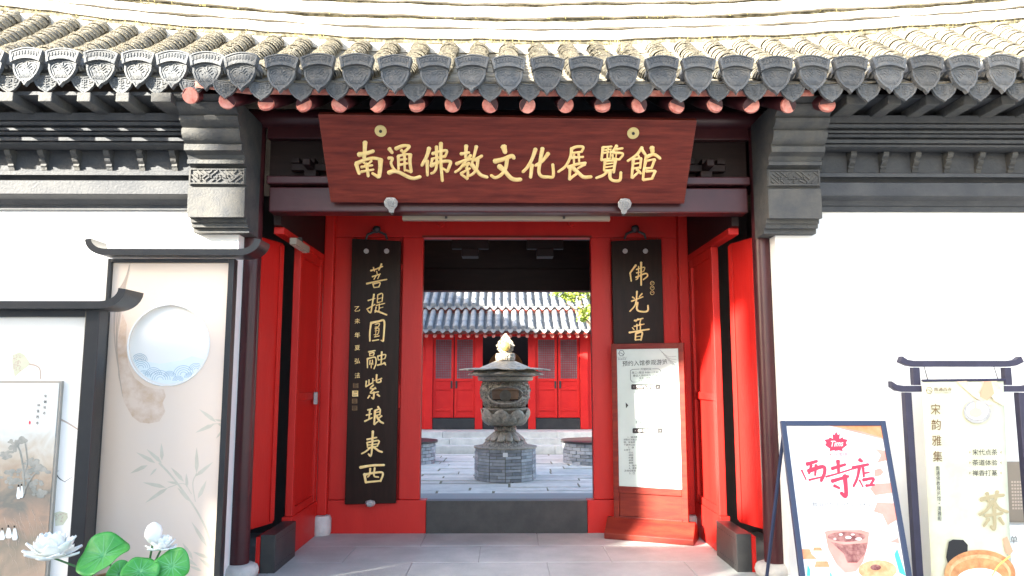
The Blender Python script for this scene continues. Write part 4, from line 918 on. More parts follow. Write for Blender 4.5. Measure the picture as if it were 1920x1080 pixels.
# ================================================================ LEFT DISPLAY SCREENS
def curved_cap(mb, xl, xr, z, Y, dep, th, rise, run, nx=7):
    """flat bar whose two ends sweep up"""
    ctr = [(xl+run*(1-math.cos(R(90*k/nx)))*1.0, z+rise*(1-math.sin(R(90*k/nx)))) for k in range(nx+1)] + [(xr-run*(1-math.cos(R(90*k/nx))), z+rise*(1-math.sin(R(90*k/nx)))) for k in range(nx, -1, -1)]
    vs, fs = [], []
    for i, (x, zz_) in enumerate(ctr):
        a, b = ctr[max(i-1, 0)], ctr[min(i+1, len(ctr)-1)]; t = Vector((b[0]-a[0], b[1]-a[1])).normalized(); n = Vector((-t.y, t.x))*th/2
        for yy in (Y, Y+dep):
            vs += [(x+n.x, yy, zz_+n.y), (x-n.x, yy, zz_-n.y)]
    for i in range(len(ctr)-1):
        k = 4*i; fs += [(k, k+1, k+5, k+4), (k+2, k+6, k+7, k+3), (k, k+4, k+6, k+2), (k+1, k+3, k+7, k+5)]
    fs += [(0, 2, 3, 1), tuple(len(vs)-4+j for j in (0, 1, 3, 2))]
    return mb.add(vs, fs)
YT = 5.62
ta = thing('display_screen', 'tall beige display screen with a round opening and bamboo print by the left column', 'display screen', tuple(P(320, 1080, YT)*1))
TP = Plane((0, YT, 0), (0, -1, 0))
xl, xr = xp(206, 490, YT), xp(442, 490, YT); zt = zp(487, YT)
box('frame_post', 'frame', ta, xl-.0, xl+.028, YT-.03, YT+.05, 0, zt, .004); box('frame_post', 'frame', ta, xr-.045, xr, YT-.03, YT+.05, 0, zt, .004)
box('frame_top', 'frame', ta, xl+.0285, xr-.0455, YT-.03, YT+.05, zt-.028, zt-.001, .004)
cp = MB(); curved_cap(cp, xp(166, 470, YT-.1), xp(484, 470, YT-.1), zp(474, YT-.1), YT-.12, .22, .048, .10, .13); cp.build('upturned_cap', 'frame', ta, smooth=40)
# panel with a round opening
hc = TP.at(316, 647); hr = (TP.at(392, 647)-hc).length; N = 48; x0, x1, z0, z1 = xl+.029, xr-.046, .05, zt-.029
vs, fs = [], []
for yy in (YT, YT+.02):
    for k in range(N):
        a = 2*math.pi*k/N; vs.append((hc.x+hr*math.cos(a), yy, hc.z+hr*math.sin(a)))
    for k in range(N):
        a = 2*math.pi*k/N; c, s_ = math.cos(a), math.sin(a)
        q = min((x1-hc.x)/c if c > 1e-6 else 1e9, (x0-hc.x)/c if c < -1e-6 else 1e9, (z1-hc.z)/s_ if s_ > 1e-6 else 1e9, (z0-hc.z)/s_ if s_ < -1e-6 else 1e9)
        vs.append((hc.x+c*q, yy, hc.z+s_*q))
for k in range(N):
    j = (k+1) % N
    fs += [(k, j, N+j, N+k), (2*N+k, 3*N+k, 3*N+j, 2*N+j), (k, 2*N+k, 2*N+j, j), (N+k, N+j, 3*N+j, 3*N+k)]
for cx_, cz_ in ((x0, z0), (x1, z0), (x0, z1), (x1, z1)):      # corners that the fan leaves open
    best = sorted(range(N), key=lambda k: (vs[N+k][0]-cx_)**2+(vs[N+k][2]-cz_)**2)[:2]
    i0 = len(vs); vs.append((cx_, YT, cz_)); fs.append((i0, N+best[0], N+best[1]))
pn = MB().add(vs, fs).build('panel', 'beige', ta)
MB().tube([hc+Vector((0, .028, 0)), hc+Vector((0, .034, 0))], hr*1.03, 40).build('back_disc', 'white', ta)
MB().tube([hc+Vector((math.cos(2*math.pi*k/48)*hr, -.002, math.sin(2*math.pi*k/48)*hr)) for k in range(49)], .007, 8, caps=False).build('ring_trim', 'white', ta, smooth=60)
WP = Plane((0, YT+.0265, 0), (0, -1, 0))
mb = MB(); low = [(cx, cy) for cx, cy in ell(316, 646, 72, 74, 30, 22, 158)]; poly(mb, low+[(262, 676), (300, 682), (340, 676), (360, 668)], WP, 0, .001); mb.build('wave_print', 'paleblue', ta)
mb = MB()
for cx, cy, r_ in ((264, 690, 17), (262, 676, 14), (288, 703, 15), (300, 712, 19), (318, 706, 11), (344, 703, 19), (368, 694, 14), (270, 706, 12), (334, 714, 10), (356, 708, 10)):
    for f in (1, .78, .56, .32):
        ps = [(x, y) for x, y in ell(cx, cy, r_*f, r_*f*.92, 12, 180, 360) if (x-316)**2+(y-647)**2 < 72**2]
        for a, b in zip(ps[:-1], ps[1:]): stroke(mb, [a, b], .9, WP, .0012, .0004, even=True)
mb.build('wave_lines', 'inkblue', ta)
bo, bs = (200, 560), 2.076
B = lambda x, y: (bo[0]+x/bs, bo[1]+y/bs)
LV = [(425, 480, 360, 430), (420, 488, 345, 522), (455, 510, 425, 545), (455, 478, 418, 470), (432, 486, 460, 502), (190, 640, 115, 598), (215, 640, 155, 585), (215, 630, 213, 562), (160, 648, 92, 680), (195, 660, 168, 690), (300, 712, 250, 657), (285, 722, 235, 712), (230, 735, 140, 715), (240, 735, 150, 795), (350, 680, 350, 578), (345, 692, 415, 635),
      (355, 778, 388, 708), (312, 735, 310, 680), (325, 790, 275, 735), (390, 965, 330, 868), (400, 965, 435, 848), (335, 1015, 295, 950), (355, 1042, 255, 978), (405, 1000, 425, 935), (395, 1010, 335, 985), (420, 1060, 360, 1010), (370, 1060, 320, 1040)]
mb = MB()
for a, b, c, d in LV:
    (ax, ay), (cx, cy) = B(a, b), B(c, d); L = math.hypot(cx-ax, cy-ay); nx, ny = -(cy-ay)/L, (cx-ax)/L; w_ = min(3.6, L*.10)+.4
    poly(mb, [(ax, ay), (ax+(cx-ax)*.3+nx*w_, ay+(cy-ay)*.3+ny*w_), (ax+(cx-ax)*.65+nx*w_*.7, ay+(cy-ay)*.65+ny*w_*.7), (cx, cy), (ax+(cx-ax)*.6-nx*w_*.7, ay+(cy-ay)*.6-ny*w_*.7), (ax+(cx-ax)*.25-nx*w_*.8, ay+(cy-ay)*.25-ny*w_*.8)], TP, .0008+rnd.random()*.0006, .0005)
for pts, w_ in (([(205, 640), (260, 700), (350, 825), (400, 935), (422, 1062)], 4.2), ([(410, 488), (440, 486), (462, 480)], 1.6), ([(350, 680), (335, 720), (345, 790)], 1.8), ([(240, 735), (300, 720), (330, 760)], 1.6)):
    stroke(mb, [B(*p) for p in pts], w_, TP, .0012, .0004)
mb.build('bamboo_print', 'bamboo', pn)
mb = MB(); poly(mb, [B(*p) for p in ((62, 60), (40, 180), (48, 300), (66, 400), (100, 460), (130, 482), (165, 486), (205, 478), (228, 440), (218, 405), (230, 380), (222, 352), (190, 352), (150, 340), (110, 310), (85, 260), (74, 180), (78, 100))], TP, .0006, .0005); mb.build('brush_sweep_print', 'brush', pn)
mb = MB()
for k in range(9): stroke(mb, [B(92-k*2.5, -140+k*8), B(66-k*4, 0), B(44-k*2+rnd.uniform(-3, 3), 150), B(46+k*2, 300+k*10)], rnd.uniform(.7, 1.5), TP, .0012+k*.0001, .0003)
mb.build('dry_brush_lines', 'brushline', pn)

YS = 5.28
sm = thing('display_screen', 'lower white display screen with a framed landscape painting at the left edge', 'display screen', tuple(P(60, 1080, YS)))
SPL = Plane((0, YS, 0), (0, -1, 0)); xr = xp(193, 600, YS); xl = xr-1.25; zt = zp(581, YS)
box('frame_post', 'frame', sm, xr-.10, xr, YS-.05, YS+.07, 0, zt, .006); box('frame_post', 'frame', sm, xl, xl+.10, YS-.05, YS+.07, 0, zt, .006)
box('frame_top', 'frame', sm, xl+.101, xr-.101, YS-.04, YS+.06, zt-.055, zt-.001, .004)
cp = MB(); curved_cap(cp, xl-.16, xp(231, 570, YS-.1), zp(573, YS-.1), YS-.13, .26, .052, .115, .15); cp.build('upturned_cap', 'frame', sm, smooth=40)
pn = box('panel', 'white', sm, xl+.101, xr-.101, YS, YS+.02, .05, zt-.056)
fz1 = zp(714, YS-.03); fxr = xp(114, 740, YS-.03); fxl = fxr-.80
box('painting_edge', 'lamp', sm, fxl, fxr, YS-.028, YS-.001, .15, fz1, .003)
PNT = Plane((0, YS-.029, 0), (0, -1, 0))
m = bpy.data.materials.new('landscape_painting'); m.use_nodes = True; n_, l_ = m.node_tree.nodes, m.node_tree.links; bs_ = n_['Principled BSDF']; bs_.inputs['Roughness'].default_value = .5
geo = n_.new('ShaderNodeNewGeometry'); sp_ = n_.new('ShaderNodeSeparateXYZ'); l_.new(geo.outputs['Position'], sp_.inputs[0])
mr = n_.new('ShaderNodeMapRange'); mr.inputs[1].default_value = .35; mr.inputs[2].default_value = fz1; l_.new(sp_.outputs['Z'], mr.inputs[0])
nz = n_.new('ShaderNodeTexNoise'); nz.inputs['Scale'].default_value = 5; nz.inputs['Detail'].default_value = 9; nz.inputs['Distortion'].default_value = 1.2; l_.new(geo.outputs['Position'], nz.inputs[0])
ad = n_.new('ShaderNodeMath'); ad.operation = 'MULTIPLY_ADD'; ad.inputs[1].default_value = .45; l_.new(nz.outputs['Fac'], ad.inputs[0]); l_.new(mr.outputs[0], ad.inputs[2])
cr_ = n_.new('ShaderNodeValToRGB'); l_.new(ad.outputs[0], cr_.inputs[0]); e = cr_.color_ramp.elements
e[0].position = .18; e[0].color = (.42, .31, .23, 1); e[1].position = 1.12; e[1].color = (.62, .63, .60, 1)
for p_, c_ in ((.32, (.25, .22, .17)), (.45, (.38, .26, .19)), (.56, (.17, .17, .15)), (.68, (.36, .28, .21)), (.80, (.46, .41, .34)), (.92, (.54, .55, .52))):
    q = cr_.color_ramp.elements.new(p_); q.color = c_+(1,)
l_.new(cr_.outputs[0], bs_.inputs['Base Color']); M['painting'] = m
ptg = box('painting', 'painting', sm, fxl+.016, fxr-.016, YS-.032, YS-.0285, .166, fz1-.016)
PT2 = Plane((0, YS-.0325, 0), (0, -1, 0)); mo, ms = (0, 640), 2.454; Q = lambda x, y: (mo[0]+x/ms, mo[1]+y/ms)
M['inktree'] = mat('ink_tree_print', (.20, .215, .20), .6, (.34, .335, .30), 14)
mb = MB(); kk = 0
for cx, cy, r_, n in ((20, 520, 30, 18), (60, 480, 36, 18), (100, 460, 30, 14), (150, 560, 34, 22), (180, 590, 36, 22), (120, 610, 40, 22), (60, 640, 36, 20), (160, 650, 34, 18), (190, 700, 30, 16), (40, 600, 24, 10)):
    for k in range(n):
        a, b = cx+rnd.gauss(0, r_*.5), cy+rnd.gauss(0, r_*.32); kk += 1
        if 2 < a < 232: poly(mb, [Q(*p) for p in ell(a, b, rnd.uniform(7, 15), rnd.uniform(5, 10), 8)], PT2, .0004+kk*.000006, .0002)
for pts, w_ in (([(110, 700), (108, 610), (95, 520), (80, 480)], 4.5), ([(108, 610), (125, 560), (115, 470)], 3), ([(112, 680), (150, 620), (175, 600)], 3)):
    stroke(mb, [Q(*p) for p in pts], w_, PT2, .0022, .0003)
mb.build('tree_print', 'inktree', ptg)
mb = MB()
for k in range(46):
    a, b = rnd.uniform(5, 200), rnd.uniform(760, 1040); stroke(mb, [Q(a, b), Q(a+rnd.uniform(5, 18), b+rnd.uniform(15, 40)), Q(a+rnd.uniform(10, 26), b+rnd.uniform(40, 80))], rnd.uniform(.4, 1.0), PT2, .0006+k*.00001, .0002)
mb.build('rock_lines_print', 'brushline', ptg)
for cx, cy, w_, h_ in ((85, 695, 10, 30), (100, 690, 8, 30), (10, 890, 14, 24), (40, 880, 16, 26), (68, 885, 14, 30)):
    mb = MB(); poly(mb, [Q(cx-w_*.4, cy-h_*.8), Q(cx+w_*.4, cy-h_*.8), Q(cx+w_, cy+h_*.6), Q(cx+w_*.5, cy+h_), Q(cx-w_*.7, cy+h_), Q(cx-w_, cy+h_*.5)], PT2, .003+cx*.00001, .0003); mb.build('robed_figure_print', 'paleblue', ptg)
mb = MB()
for cx, cy in ((85, 664), (99, 660), (10, 862), (38, 850), (66, 852)): poly(mb, [Q(*p) for p in ell(cx, cy, 4, 5, 8)], PT2, .004+cx*.00001, .0003)
for ch, (cx, cy) in zip('宋朝巡远种莲西寺', ((209, 252), (208, 278), (206, 304), (203, 330), (178, 294), (175, 321), (173, 348), (171, 376))): text(mb, ch, *Q(cx, cy), 5.2, PT2, .002)
mb.build('inscription', 'ink', ptg)
mb = MB(); poly(mb, [Q(*p) for p in ell(137, 374, 4, 9, 8)], PT2, .001, .0003); mb.build('red_seal_print', 'pinkred', ptg)
mb = MB(); poly(mb, [Q(*p) for p in ((60, 62), (90, 50), (112, 62), (138, 100), (132, 112), (100, 135), (68, 165), (58, 120), (56, 85))], SPL, .0006, .0005); mb.build('lotus_pod_print', 'tea', pn); mb = MB()
poly(mb, [Q(*p) for p in ((250, 790), (275, 782), (310, 790), (312, 812), (290, 845), (255, 850))], SPL, .0006, .0005); mb.build('lotus_pod_print', 'tea', pn)
mb = MB()
for k in range(60):
    a, b = rnd.uniform(62, 95), rnd.uniform(62, 135); poly(mb, [Q(*p) for p in ell(a, b, 2.2, 2.8, 6)], SPL, .0013+k*.000004, .0002)
    if k % 2: a, b = rnd.uniform(254, 306), rnd.uniform(788, 830); poly(mb, [Q(*p) for p in ell(a, b, 2.6, 2.4, 6)], SPL, .0013+k*.000004, .0002)
for pts, w_ in (([(135, 105), (165, 112), (184, 130), (186, 172)], 4), ([(270, 355), (310, 375), (358, 405)], 4)): stroke(mb, [Q(*p) for p in pts], w_, SPL, .0006, .0006)
stuff(mb.build('pod_seed_print', 'brushline', pn))
mb = MB(); stroke(mb, [Q(255, 600), Q(270, 628), Q(300, 648)], 2.6, SPL, .0006, .0006, .2); stroke(mb, [Q(255, 598), Q(272, 596)], 1.2, SPL, .0006, .0006, .2); stroke(mb, [Q(298, 646), Q(335, 622)], .8, SPL, .0006, .0004, .3); mb.build('ink_twig_print', 'ink', pn)

# ================================================================ LOTUS POT
YL = 4.72
lo = thing('lotus_pot', 'potted white lotus with green leaves at the bottom left corner', 'potted plant', tuple(P(235, 1080, YL)))
pc = P(232, 1080, YL); lo.location.z = 0; WL[lo.name] = Vector((pc.x, pc.y, 0)); lo.location = WL[lo.name]
ztop = pc.z-.02
MB().lathe([(.16, 0), (.20, .05), (.235, ztop-.06), (.25, ztop-.02), (.25, ztop), (.22, ztop), (.215, ztop-.05)], (pc.x, YL, 0), 28).build('pot', 'pot', lo, smooth=50)
MB().lathe([(.005, ztop+.005), (.15, ztop-.01), (.216, ztop-.04)], (pc.x, YL, 0), 20, caps=False).build('moss', 'soil', lo, smooth=60)
def petal(mb, c, q, tilt, L, wd, curl):
    er = Vector((math.cos(q), math.sin(q), 0)); et = Vector((-er.y, er.x, 0)); ez = Vector((0, 0, 1)); vs = []
    for i in range(8):
        t = i/7; hw = wd*.5*math.sin(math.pi*(.10+.86*t))**.75; el = tilt+curl*t
        r = L*t; p = Vector(c)+er*(math.cos(el)*r)+ez*(math.sin(el)*r)
        nn = -er*math.sin(el)+ez*math.cos(el)
        for j in (-1, -.5, 0, .5, 1): vs.append(p+et*hw*j+nn*(.10*wd*(j*j)))
    mb.add(vs, [(i*5+j, i*5+j+1, i*5+6+j, i*5+5+j) for i in range(7) for j in range(4)])
def flower(cx, cy, Rr, parent, tilt=None, opened=1.0):
    c = P(cx, cy, YL)
    for ring, (n, el, L, ph) in enumerate(((9, -.15, 1.0, 0), (8, .35, 1.0, .5), (8, .75, .95, .2), (6, 1.1, .8, .6))):
        for k in range(n):
            mb = MB(); petal(mb, c, 2*math.pi*(k+ph+rnd.uniform(-.1, .1))/n, el+rnd.uniform(-.1, .1), Rr*L, Rr*.62, .30)
            o = mb.build('petal', 'petal', parent, smooth=80); so_ = o.modifiers.new('solid', 'SOLIDIFY'); so_.thickness = .004
    MB().lathe([(.002, 0), (Rr*.10, .01), (Rr*.16, Rr*.22), (.002, Rr*.24)], c, 12).build('seed_head', 'yellow', parent, smooth=60)
    return c
def stem_to(c, parent, x0): MB().tube([Vector((x0, YL, ztop-.05)), Vector(((x0+c.x)/2+.02, YL, (ztop+c.z)/2)), c], [.008, .007, .006], 8).build('stem', 'stem', parent, smooth=60)
f1 = flower(97, 1045, .170, lo); stem_to(f1, lo, pc.x-.12)
f2 = flower(302, 1030, .095, lo); stem_to(f2, lo, pc.x+.10)
bc = P(288, 999, YL-.04)
MB().lathe([(.004, -.060), (.028, -.054), (.048, -.02), (.050, .01), (.040, .040), (.018, .058), (.002, .064)], bc, 18, wob=lambda i, q: 1+.04*math.cos(5*q+i)).build('bud', 'petal', lo, smooth=80); stem_to(bc-Vector((0, 0, .05)), lo, pc.x+.08)
def leaf_pad(c, r, tx, ty, sd):
    ra = random.Random(sd); ph = [ra.uniform(0, 6.28) for _ in range(4)]; vs = [Vector((0, 0, -.012))]; fs = []; K, RN = 40, 7
    Rm = Matrix.Rotation(tx, 3, 'X') @ Matrix.Rotation(ty, 3, 'Y')
    for i in range(1, RN+1):
        for k in range(K):
            a = 2*math.pi*k/K; f = i/RN; rr = r*f*(1+.05*math.sin(3*a+ph[0])*f)
            z = .32*r*f*f*(.45*math.sin(2*a+ph[1])+.35*math.sin(3*a+ph[2])+.12*math.sin(7*a+ph[3]))+.10*r*f*f + .012*r*math.cos(20*a)*f*(1-f)*4
            vs.append(Vector((rr*math.cos(a), rr*math.sin(a), z)))
    fs += [(0, 1+k, 1+(k+1) % K) for k in range(K)]
    for i in range(RN-1): fs += [(1+i*K+k, 1+(i+1)*K+k, 1+(i+1)*K+(k+1) % K, 1+i*K+(k+1) % K) for k in range(K)]
    o = MB().add([Vector(c)+Rm @ v for v in vs], fs).build('leaf_pad', 'lotusleaf', lo, smooth=80); so_ = o.modifiers.new('solid', 'SOLIDIFY'); so_.thickness = .003
    mb = MB()
    for k in range(0, K, 3):
        L = []
        for i in range(0, RN):
            v = vs[0] if i == 0 else vs[1+(i-1)*K+k]; w2 = .0035*(1-i/RN)+.0006; a = 2*math.pi*k/K; tt = Vector((-math.sin(a), math.cos(a), 0))*w2
            L += [Vector(c)+Rm @ (v+tt+Vector((0, 0, .0045))), Vector(c)+Rm @ (v-tt+Vector((0, 0, .0045)))]
        mb.add(L, [(2*i, 2*i+1, 2*i+3, 2*i+2) for i in range(RN-1)])
    stuff(mb.build('leaf_veins', 'vein', o))
    stem_to(Vector(c)-Vector((0, 0, .01)), lo, pc.x+(c[0]-pc.x)*.4)
leaf_pad(P(193, 1042, YL-.02), .150, R(38), R(-6), 3)
leaf_pad(P(322, 1062, YL-.08), .106, R(52), R(6), 5)
leaf_pad(P(262, 1072, YL-.15), .105, R(30), R(14), 8)
leaf_pad(P(225, 1076, YL-.12), .075, R(65), R(34), 11)

# ================================================================ RIGHT SIDE: cafe board, tea banner, information boards
ya, yb_ = 5.42, 5.14; za = zp(789, ya)
ab = thing('cafe_board', 'leaning cafe poster board in a navy frame right of the doorway', 'A-board', (2.34, 5.25, 0))
upv = Vector((0, ya-yb_, za)).normalized(); an = Vector((0, -upv.z, upv.y)); AP = Plane((0, ya, za), an)
AX0, AX1 = AP.at(1464, 789).x, AP.at(1661, 789).x; O = Vector((0, yb_, 0)); LH = math.hypot(ya-yb_, za)
AM = Matrix(((1, 0, 0, 0), (0, -an.y, upv.y, yb_), (0, -an.z, upv.z, 0), (0, 0, 0, 1)))   # local: x, depth, along the board
def abx(name, m, x0, x1, y0, y1, z0, z1, bevel=0, parent=ab): return MB(AM).box(x0, x1, y0, y1, z0, z1).build(name, m, parent, bevel=bevel)
abx('frame_side', 'frameblue', AX0, AX0+.038, 0, .03, .02, LH, .004); abx('frame_side', 'frameblue', AX1-.038, AX1, 0, .03, .02, LH, .004)
abx('frame_top', 'frameblue', AX0+.0385, AX1-.0385, .001, .03, LH-.036, LH, .004); abx('frame_bottom', 'frameblue', AX0+.0385, AX1-.0385, .001, .03, .06, .10, .004)
ap = abx('poster', 'posterwhite', AX0+.0385, AX1-.0385, .012, .02, .1005, LH-.0365)
for x in (AX0+.03, AX1-.06): MB().tube([(x, ya+.02, za-.05), (x-.02, ya+.48, .0)], .014, 8).build('back_leg', 'frameblue', ab, smooth=50)
AQ = Plane(Vector((0, ya, za))-an*.012, an); A = lambda x, y: (1460+x/3.6, 780+y/3.6)
def ap_print(name, m, polys, off=.0006, st=()):
    mb = MB()
    for k, pts in enumerate(polys):
        m1 = MB(); poly(m1, [A(*p) for p in pts], AQ, off+k*.00008, .0003); m1.build(name, m, ap)
    if not st: return
    for w_, *pts in st: stroke(mb, [A(*p) for p in pts], w_*1.25/3.6, AQ, off, .0006)
    return mb.build(name, m, ap)
leafp = [(0, -78), (12, -55), (26, -62), (22, -28), (44, -40), (50, -28), (80, -22), (66, 0), (76, 14), (42, 40), (46, 56), (10, 50), (8, 60), (0, 50)]
mp_ = [(388+x, 182+y) for x, y in leafp]+[(388-x, 182+y) for x, y in leafp[::-1][1:-1]]
ap_print('maple_leaf_logo', 'pinkred', [mp_])
mb = MB(); text(mb, 'Tims', *A(393, 186), 24, AQ, .0022, 11, slope=-.05, shear=.25); mb.build('logo_text', 'white', ap)
mb = MB(); text(mb, '天好咖啡', *A(399, 259), 36, AQ, .0012, 7.5); mb.build('cafe_name', 'pinkred', ap)
ap_print('branch_name', 'pinkred', [], .0008, [[24, (190, 325), (258, 305)], [12, (155, 365), (185, 430)], [18, (220, 330), (205, 390)], [18, (252, 330), (246, 400)], [26, (200, 372), (298, 342), (310, 380), (287, 438)], [14, (205, 432), (290, 412)],
         [24, (400, 302), (405, 380)], [22, (360, 355), (450, 327)], [13, (320, 410), (420, 382), (520, 350)], [24, (360, 440), (470, 407)], [28, (447, 402), (455, 538), (422, 520)], [20, (375, 470), (410, 487)],
         [24, (545, 295), (562, 306)], [22, (500, 350), (605, 327)], [20, (545, 350), (530, 420), (505, 475)], [18, (570, 350), (575, 410)], [14, (575, 387), (612, 380)], [12, (545, 432), (570, 480)], [20, (570, 432), (640, 422), (620, 465)], [18, (590, 470), (645, 465)]])
mb = MB(); text(mb, '营业时间: 07:30-19:30', *A(432, 597), 116, AQ, .0012, 8.5); mb.build('opening_hours', 'inkgrey', ap)
ap_print('roof_print', 'orange', [[(350, 64), (700, 64), (712, 150), (560, 105)]]); ap_print('roof_edge_print', 'salmon', [[(330, 64), (350, 64), (560, 105), (712, 150), (712, 160), (540, 116)]], .0012)
ap_print('leaf_print', 'salmon', [[(650, 220), (725, 235), (730, 300), (665, 315), (690, 265)], [(648, 362), (690, 352), (710, 378), (690, 402), (645, 412)], [(615, 488), (660, 455), (755, 452), (765, 520), (650, 536)], [(640, 645), (665, 582), (775, 588), (800, 700), (735, 740), (700, 665)], [(750, 850), (808, 820), (815, 860)]])
ap_print('tile_print', 'orange', [[(132, 898), (210, 898), (225, 935), (260, 966), (138, 966)], [(238, 886), (284, 886), (296, 910), (230, 910)], [(252, 980), (330, 980), (346, 1020), (242, 1020)]])
ap_print('bird_print', 'teal', [[(195, 1000), (212, 1035), (214, 1080), (190, 1080)], [(800, 895), (860, 1080), (815, 1060), (780, 935)], [(350, 1050), (362, 1080), (344, 1080)]])
ap_print('pavilion_print', 'inkblue', [], .0006, [[2.2, (320, 740), (400, 690), (620, 690), (692, 740)], [2.2, (318, 742), (692, 742)], [2, (360, 770), (660, 768)], [2.2, (610, 805), (725, 800)], [2, (625, 830), (660, 862), (820, 890)], [1.5, (370, 745), (370, 770)], [1.5, (500, 745), (500, 770)], [1.5, (640, 745), (640, 770)]])
ap_print('cup_print', 'salmon', [[(310, 780), (350, 770), (560, 770), (612, 785), (600, 880), (570, 985), (520, 1050), (450, 1060), (390, 1000), (335, 900)]], .0006)
ap_print('iced_coffee_print', 'coffee', [ell(458, 815, 128, 34, 26), [(352, 850), (440, 868), (560, 860), (600, 855), (585, 930), (530, 990), (465, 990), (440, 930)]], .0012)
ap_print('ice_print', 'posterwhite', [ell(470, 820, 22, 10, 7), ell(540, 830, 24, 10, 6), ell(420, 800, 14, 8, 6), ell(500, 800, 14, 6, 6), ell(380, 830, 10, 8, 5)], .002)
ap_print('bagel_print', 'bagel', [ell(668, 1040, 130, 68, 30)], .0022); ap_print('bagel_hole_print', 'coffee', [ell(655, 1022, 36, 20, 16)], .003)

YBn = 5.60
tb = thing('tea_banner_stand', 'indigo torii shaped frame holding a pale green tea banner at the right edge', 'banner stand', tuple(P(1810, 1080, YBn)))
WL[tb.name] = Vector((P(1810, 1080, YBn).x, YBn, 0)); tb.location = WL[tb.name]
BP = Plane((0, YBn, 0), (0, -1, 0)); X_ = lambda px, py: xp(px, py, YBn)
def bar_up(xl, xr, y, both=True, lft=True):
    mb = MB(); z = zp(y, YBn); th = .045; pts = []
    L = [(xl, z+.035), (xl+.04, z+.008), (xl+.09, z)] if lft else [(xl, z)]
    Rr = [(xr-.09, z), (xr-.04, z+.008), (xr, z+.035)] if both else [(xr, z)]
    c = L+Rr; out = [(x, YBn-.03, q+th*.5) for x, q in c]+[(x+(.02 if i == len(c)-1 and lft and len(L) > 1 else 0)-(.02 if i == 0 and both and len(Rr) > 1 else 0), YBn-.03, q-th*.5) for i, (x, q) in list(enumerate(c))[::-1]]
    return mb.prism(out, (0, .06, 0))
bar_up(X_(1689, 680), X_(1911, 680), 682).build('top_bar', 'framepurple', tb, bevel=.004)
bar_up(X_(1669, 728), X_(1725, 728), 729, both=False).build('side_bar', 'framepurple', tb, bevel=.004); bar_up(X_(1881, 728), X_(1937, 728), 729, lft=False).build('side_bar', 'framepurple', tb, bevel=.004)
for a, b in ((1709, 1722), (1880, 1893)): box('upper_post', 'framepurple', tb, X_(a, 700), X_(b, 700), YBn-.025, YBn+.025, zp(722, YBn), zp(689, YBn), .004)
for a, b in ((1693, 1706), (1905, 1918)): box('post', 'framepurple', tb, X_(a, 740), X_(b, 740), YBn-.028, YBn+.028, 0, zp(736, YBn), .004)
mb = MB()
for a in (1693, 1905): mb.box(X_(a, 740)-.05, X_(a, 740)+.10, YBn-.22, YBn+.22, 0, .04)
mb.build('feet', 'framepurple', tb)
BN = Plane((0, YBn-.045, 0), (.0, -1, 0)); gx = lambda x, y: (1670+x/2.572, 660+y/2.572)
vs, fs = [], []; NX, NY = 10, 24; tl, trr, bl, br = gx(148, 142), gx(543, 138), gx(205, 1240), gx(590, 1240)
for j in range(NY+1):
    for i in range(NX+1):
        s_, t = i/NX, j/NY
        px = (tl[0]*(1-s_)+trr[0]*s_)*(1-t)+(bl[0]*(1-s_)+br[0]*s_)*t; py = (tl[1]*(1-s_)+trr[1]*s_)*(1-t)+(bl[1]*(1-s_)+br[1]*s_)*t
        vs.append(BN.at(px, py, .004*math.sin(5*s_+4*t)+.003*math.sin(9*t-3*s_)-.004))
for j in range(NY): fs += [(j*(NX+1)+i, j*(NX+1)+i+1, (j+1)*(NX+1)+i+1, (j+1)*(NX+1)+i) for i in range(NX)]
bn = MB().add(vs, fs).build('banner', 'tea', tb, smooth=80); so_ = bn.modifiers.new('solid', 'SOLIDIFY'); so_.thickness = .002
MB().tube([BN.at(1729, 714, -.004), BN.at(1885, 712, -.004)], .010, 8).build('hanging_rod', 'framepurple', tb)
BQ = Plane((0, YBn-.054, 0), (0, -1, 0))
for x in (1740, 1872): MB().tube([BN.at(x, 714, -.004), (BN.at(x, 714, 0).x, YBn, zp(683, YBn))], .003, 6).build('cord', 'ink', tb)
def bn_print(name, m, polys, off=.0005, st=()):
    mb = MB()
    for k, pts in enumerate(polys):
        m1 = MB(); poly(m1, [gx(*p) for p in pts], BQ, off+k*.0001, .0003); m1.build(name, m, bn)
    if not st: return
    for w_, *pts in st: stroke(mb, [gx(*p) for p in pts], w_/2.572, BQ, off, .0006)
    return mb.build(name, m, bn)
mb = MB()
for ch, (cx, cy) in zip('宋韵雅集', ((217, 276), (219, 350), (222, 427), (227, 503))): text(mb, ch, *gx(cx, cy), 18, BQ, .001, 20)
mb.build('title', 'teadark', bn)
mb = MB()
for k, ch in enumerate('南通佛教展览馆·清雅阁'): text(mb, ch, *gx(227+k*1.0, 561+k*24.2), 2 if ch == '·' else 7.4, BQ, .001, 2 if ch == '·' else 8.6)
mb.build('subtitle', 'ink', bn)
for t, cy in (('宋代点茶', 483), ('茶道体验', 533), ('禅香打篆', 583)): mb = MB(); text(mb, t, *gx(455, cy), 47, BQ, .001, 11.5); mb.build('caption', 'ink', bn)
bn_print('caption_sprigs', 'teadark', [[(x+sx*0, y-6), (x+sx*8, y), (x, y+8), (x+sx*3, y)] for x, sx in ((378, 1), (536, -1)) for y in (483, 533, 583)])
bn_print('tea_character', 'teachar', [], .0006, [[22, (435, 712), (500, 695), (545, 690)], [20, (465, 680), (472, 720)], [20, (515, 672), (505, 715)], [20, (490, 720), (465, 760), (428, 785)], [20, (495, 720), (525, 755), (565, 772)], [18, (455, 790), (540, 778)], [20, (500, 745), (502, 850), (485, 840)], [18, (475, 805), (450, 840)], [18, (525, 800), (545, 830)]])
mb = MB()
hexa = ell(186, 185, 15, 17, 6)
for a, b in zip(hexa, hexa[1:]+hexa[:1]): stroke(mb, [gx(*a), gx(*b)], .9, BQ, .0006, .0005, even=True)
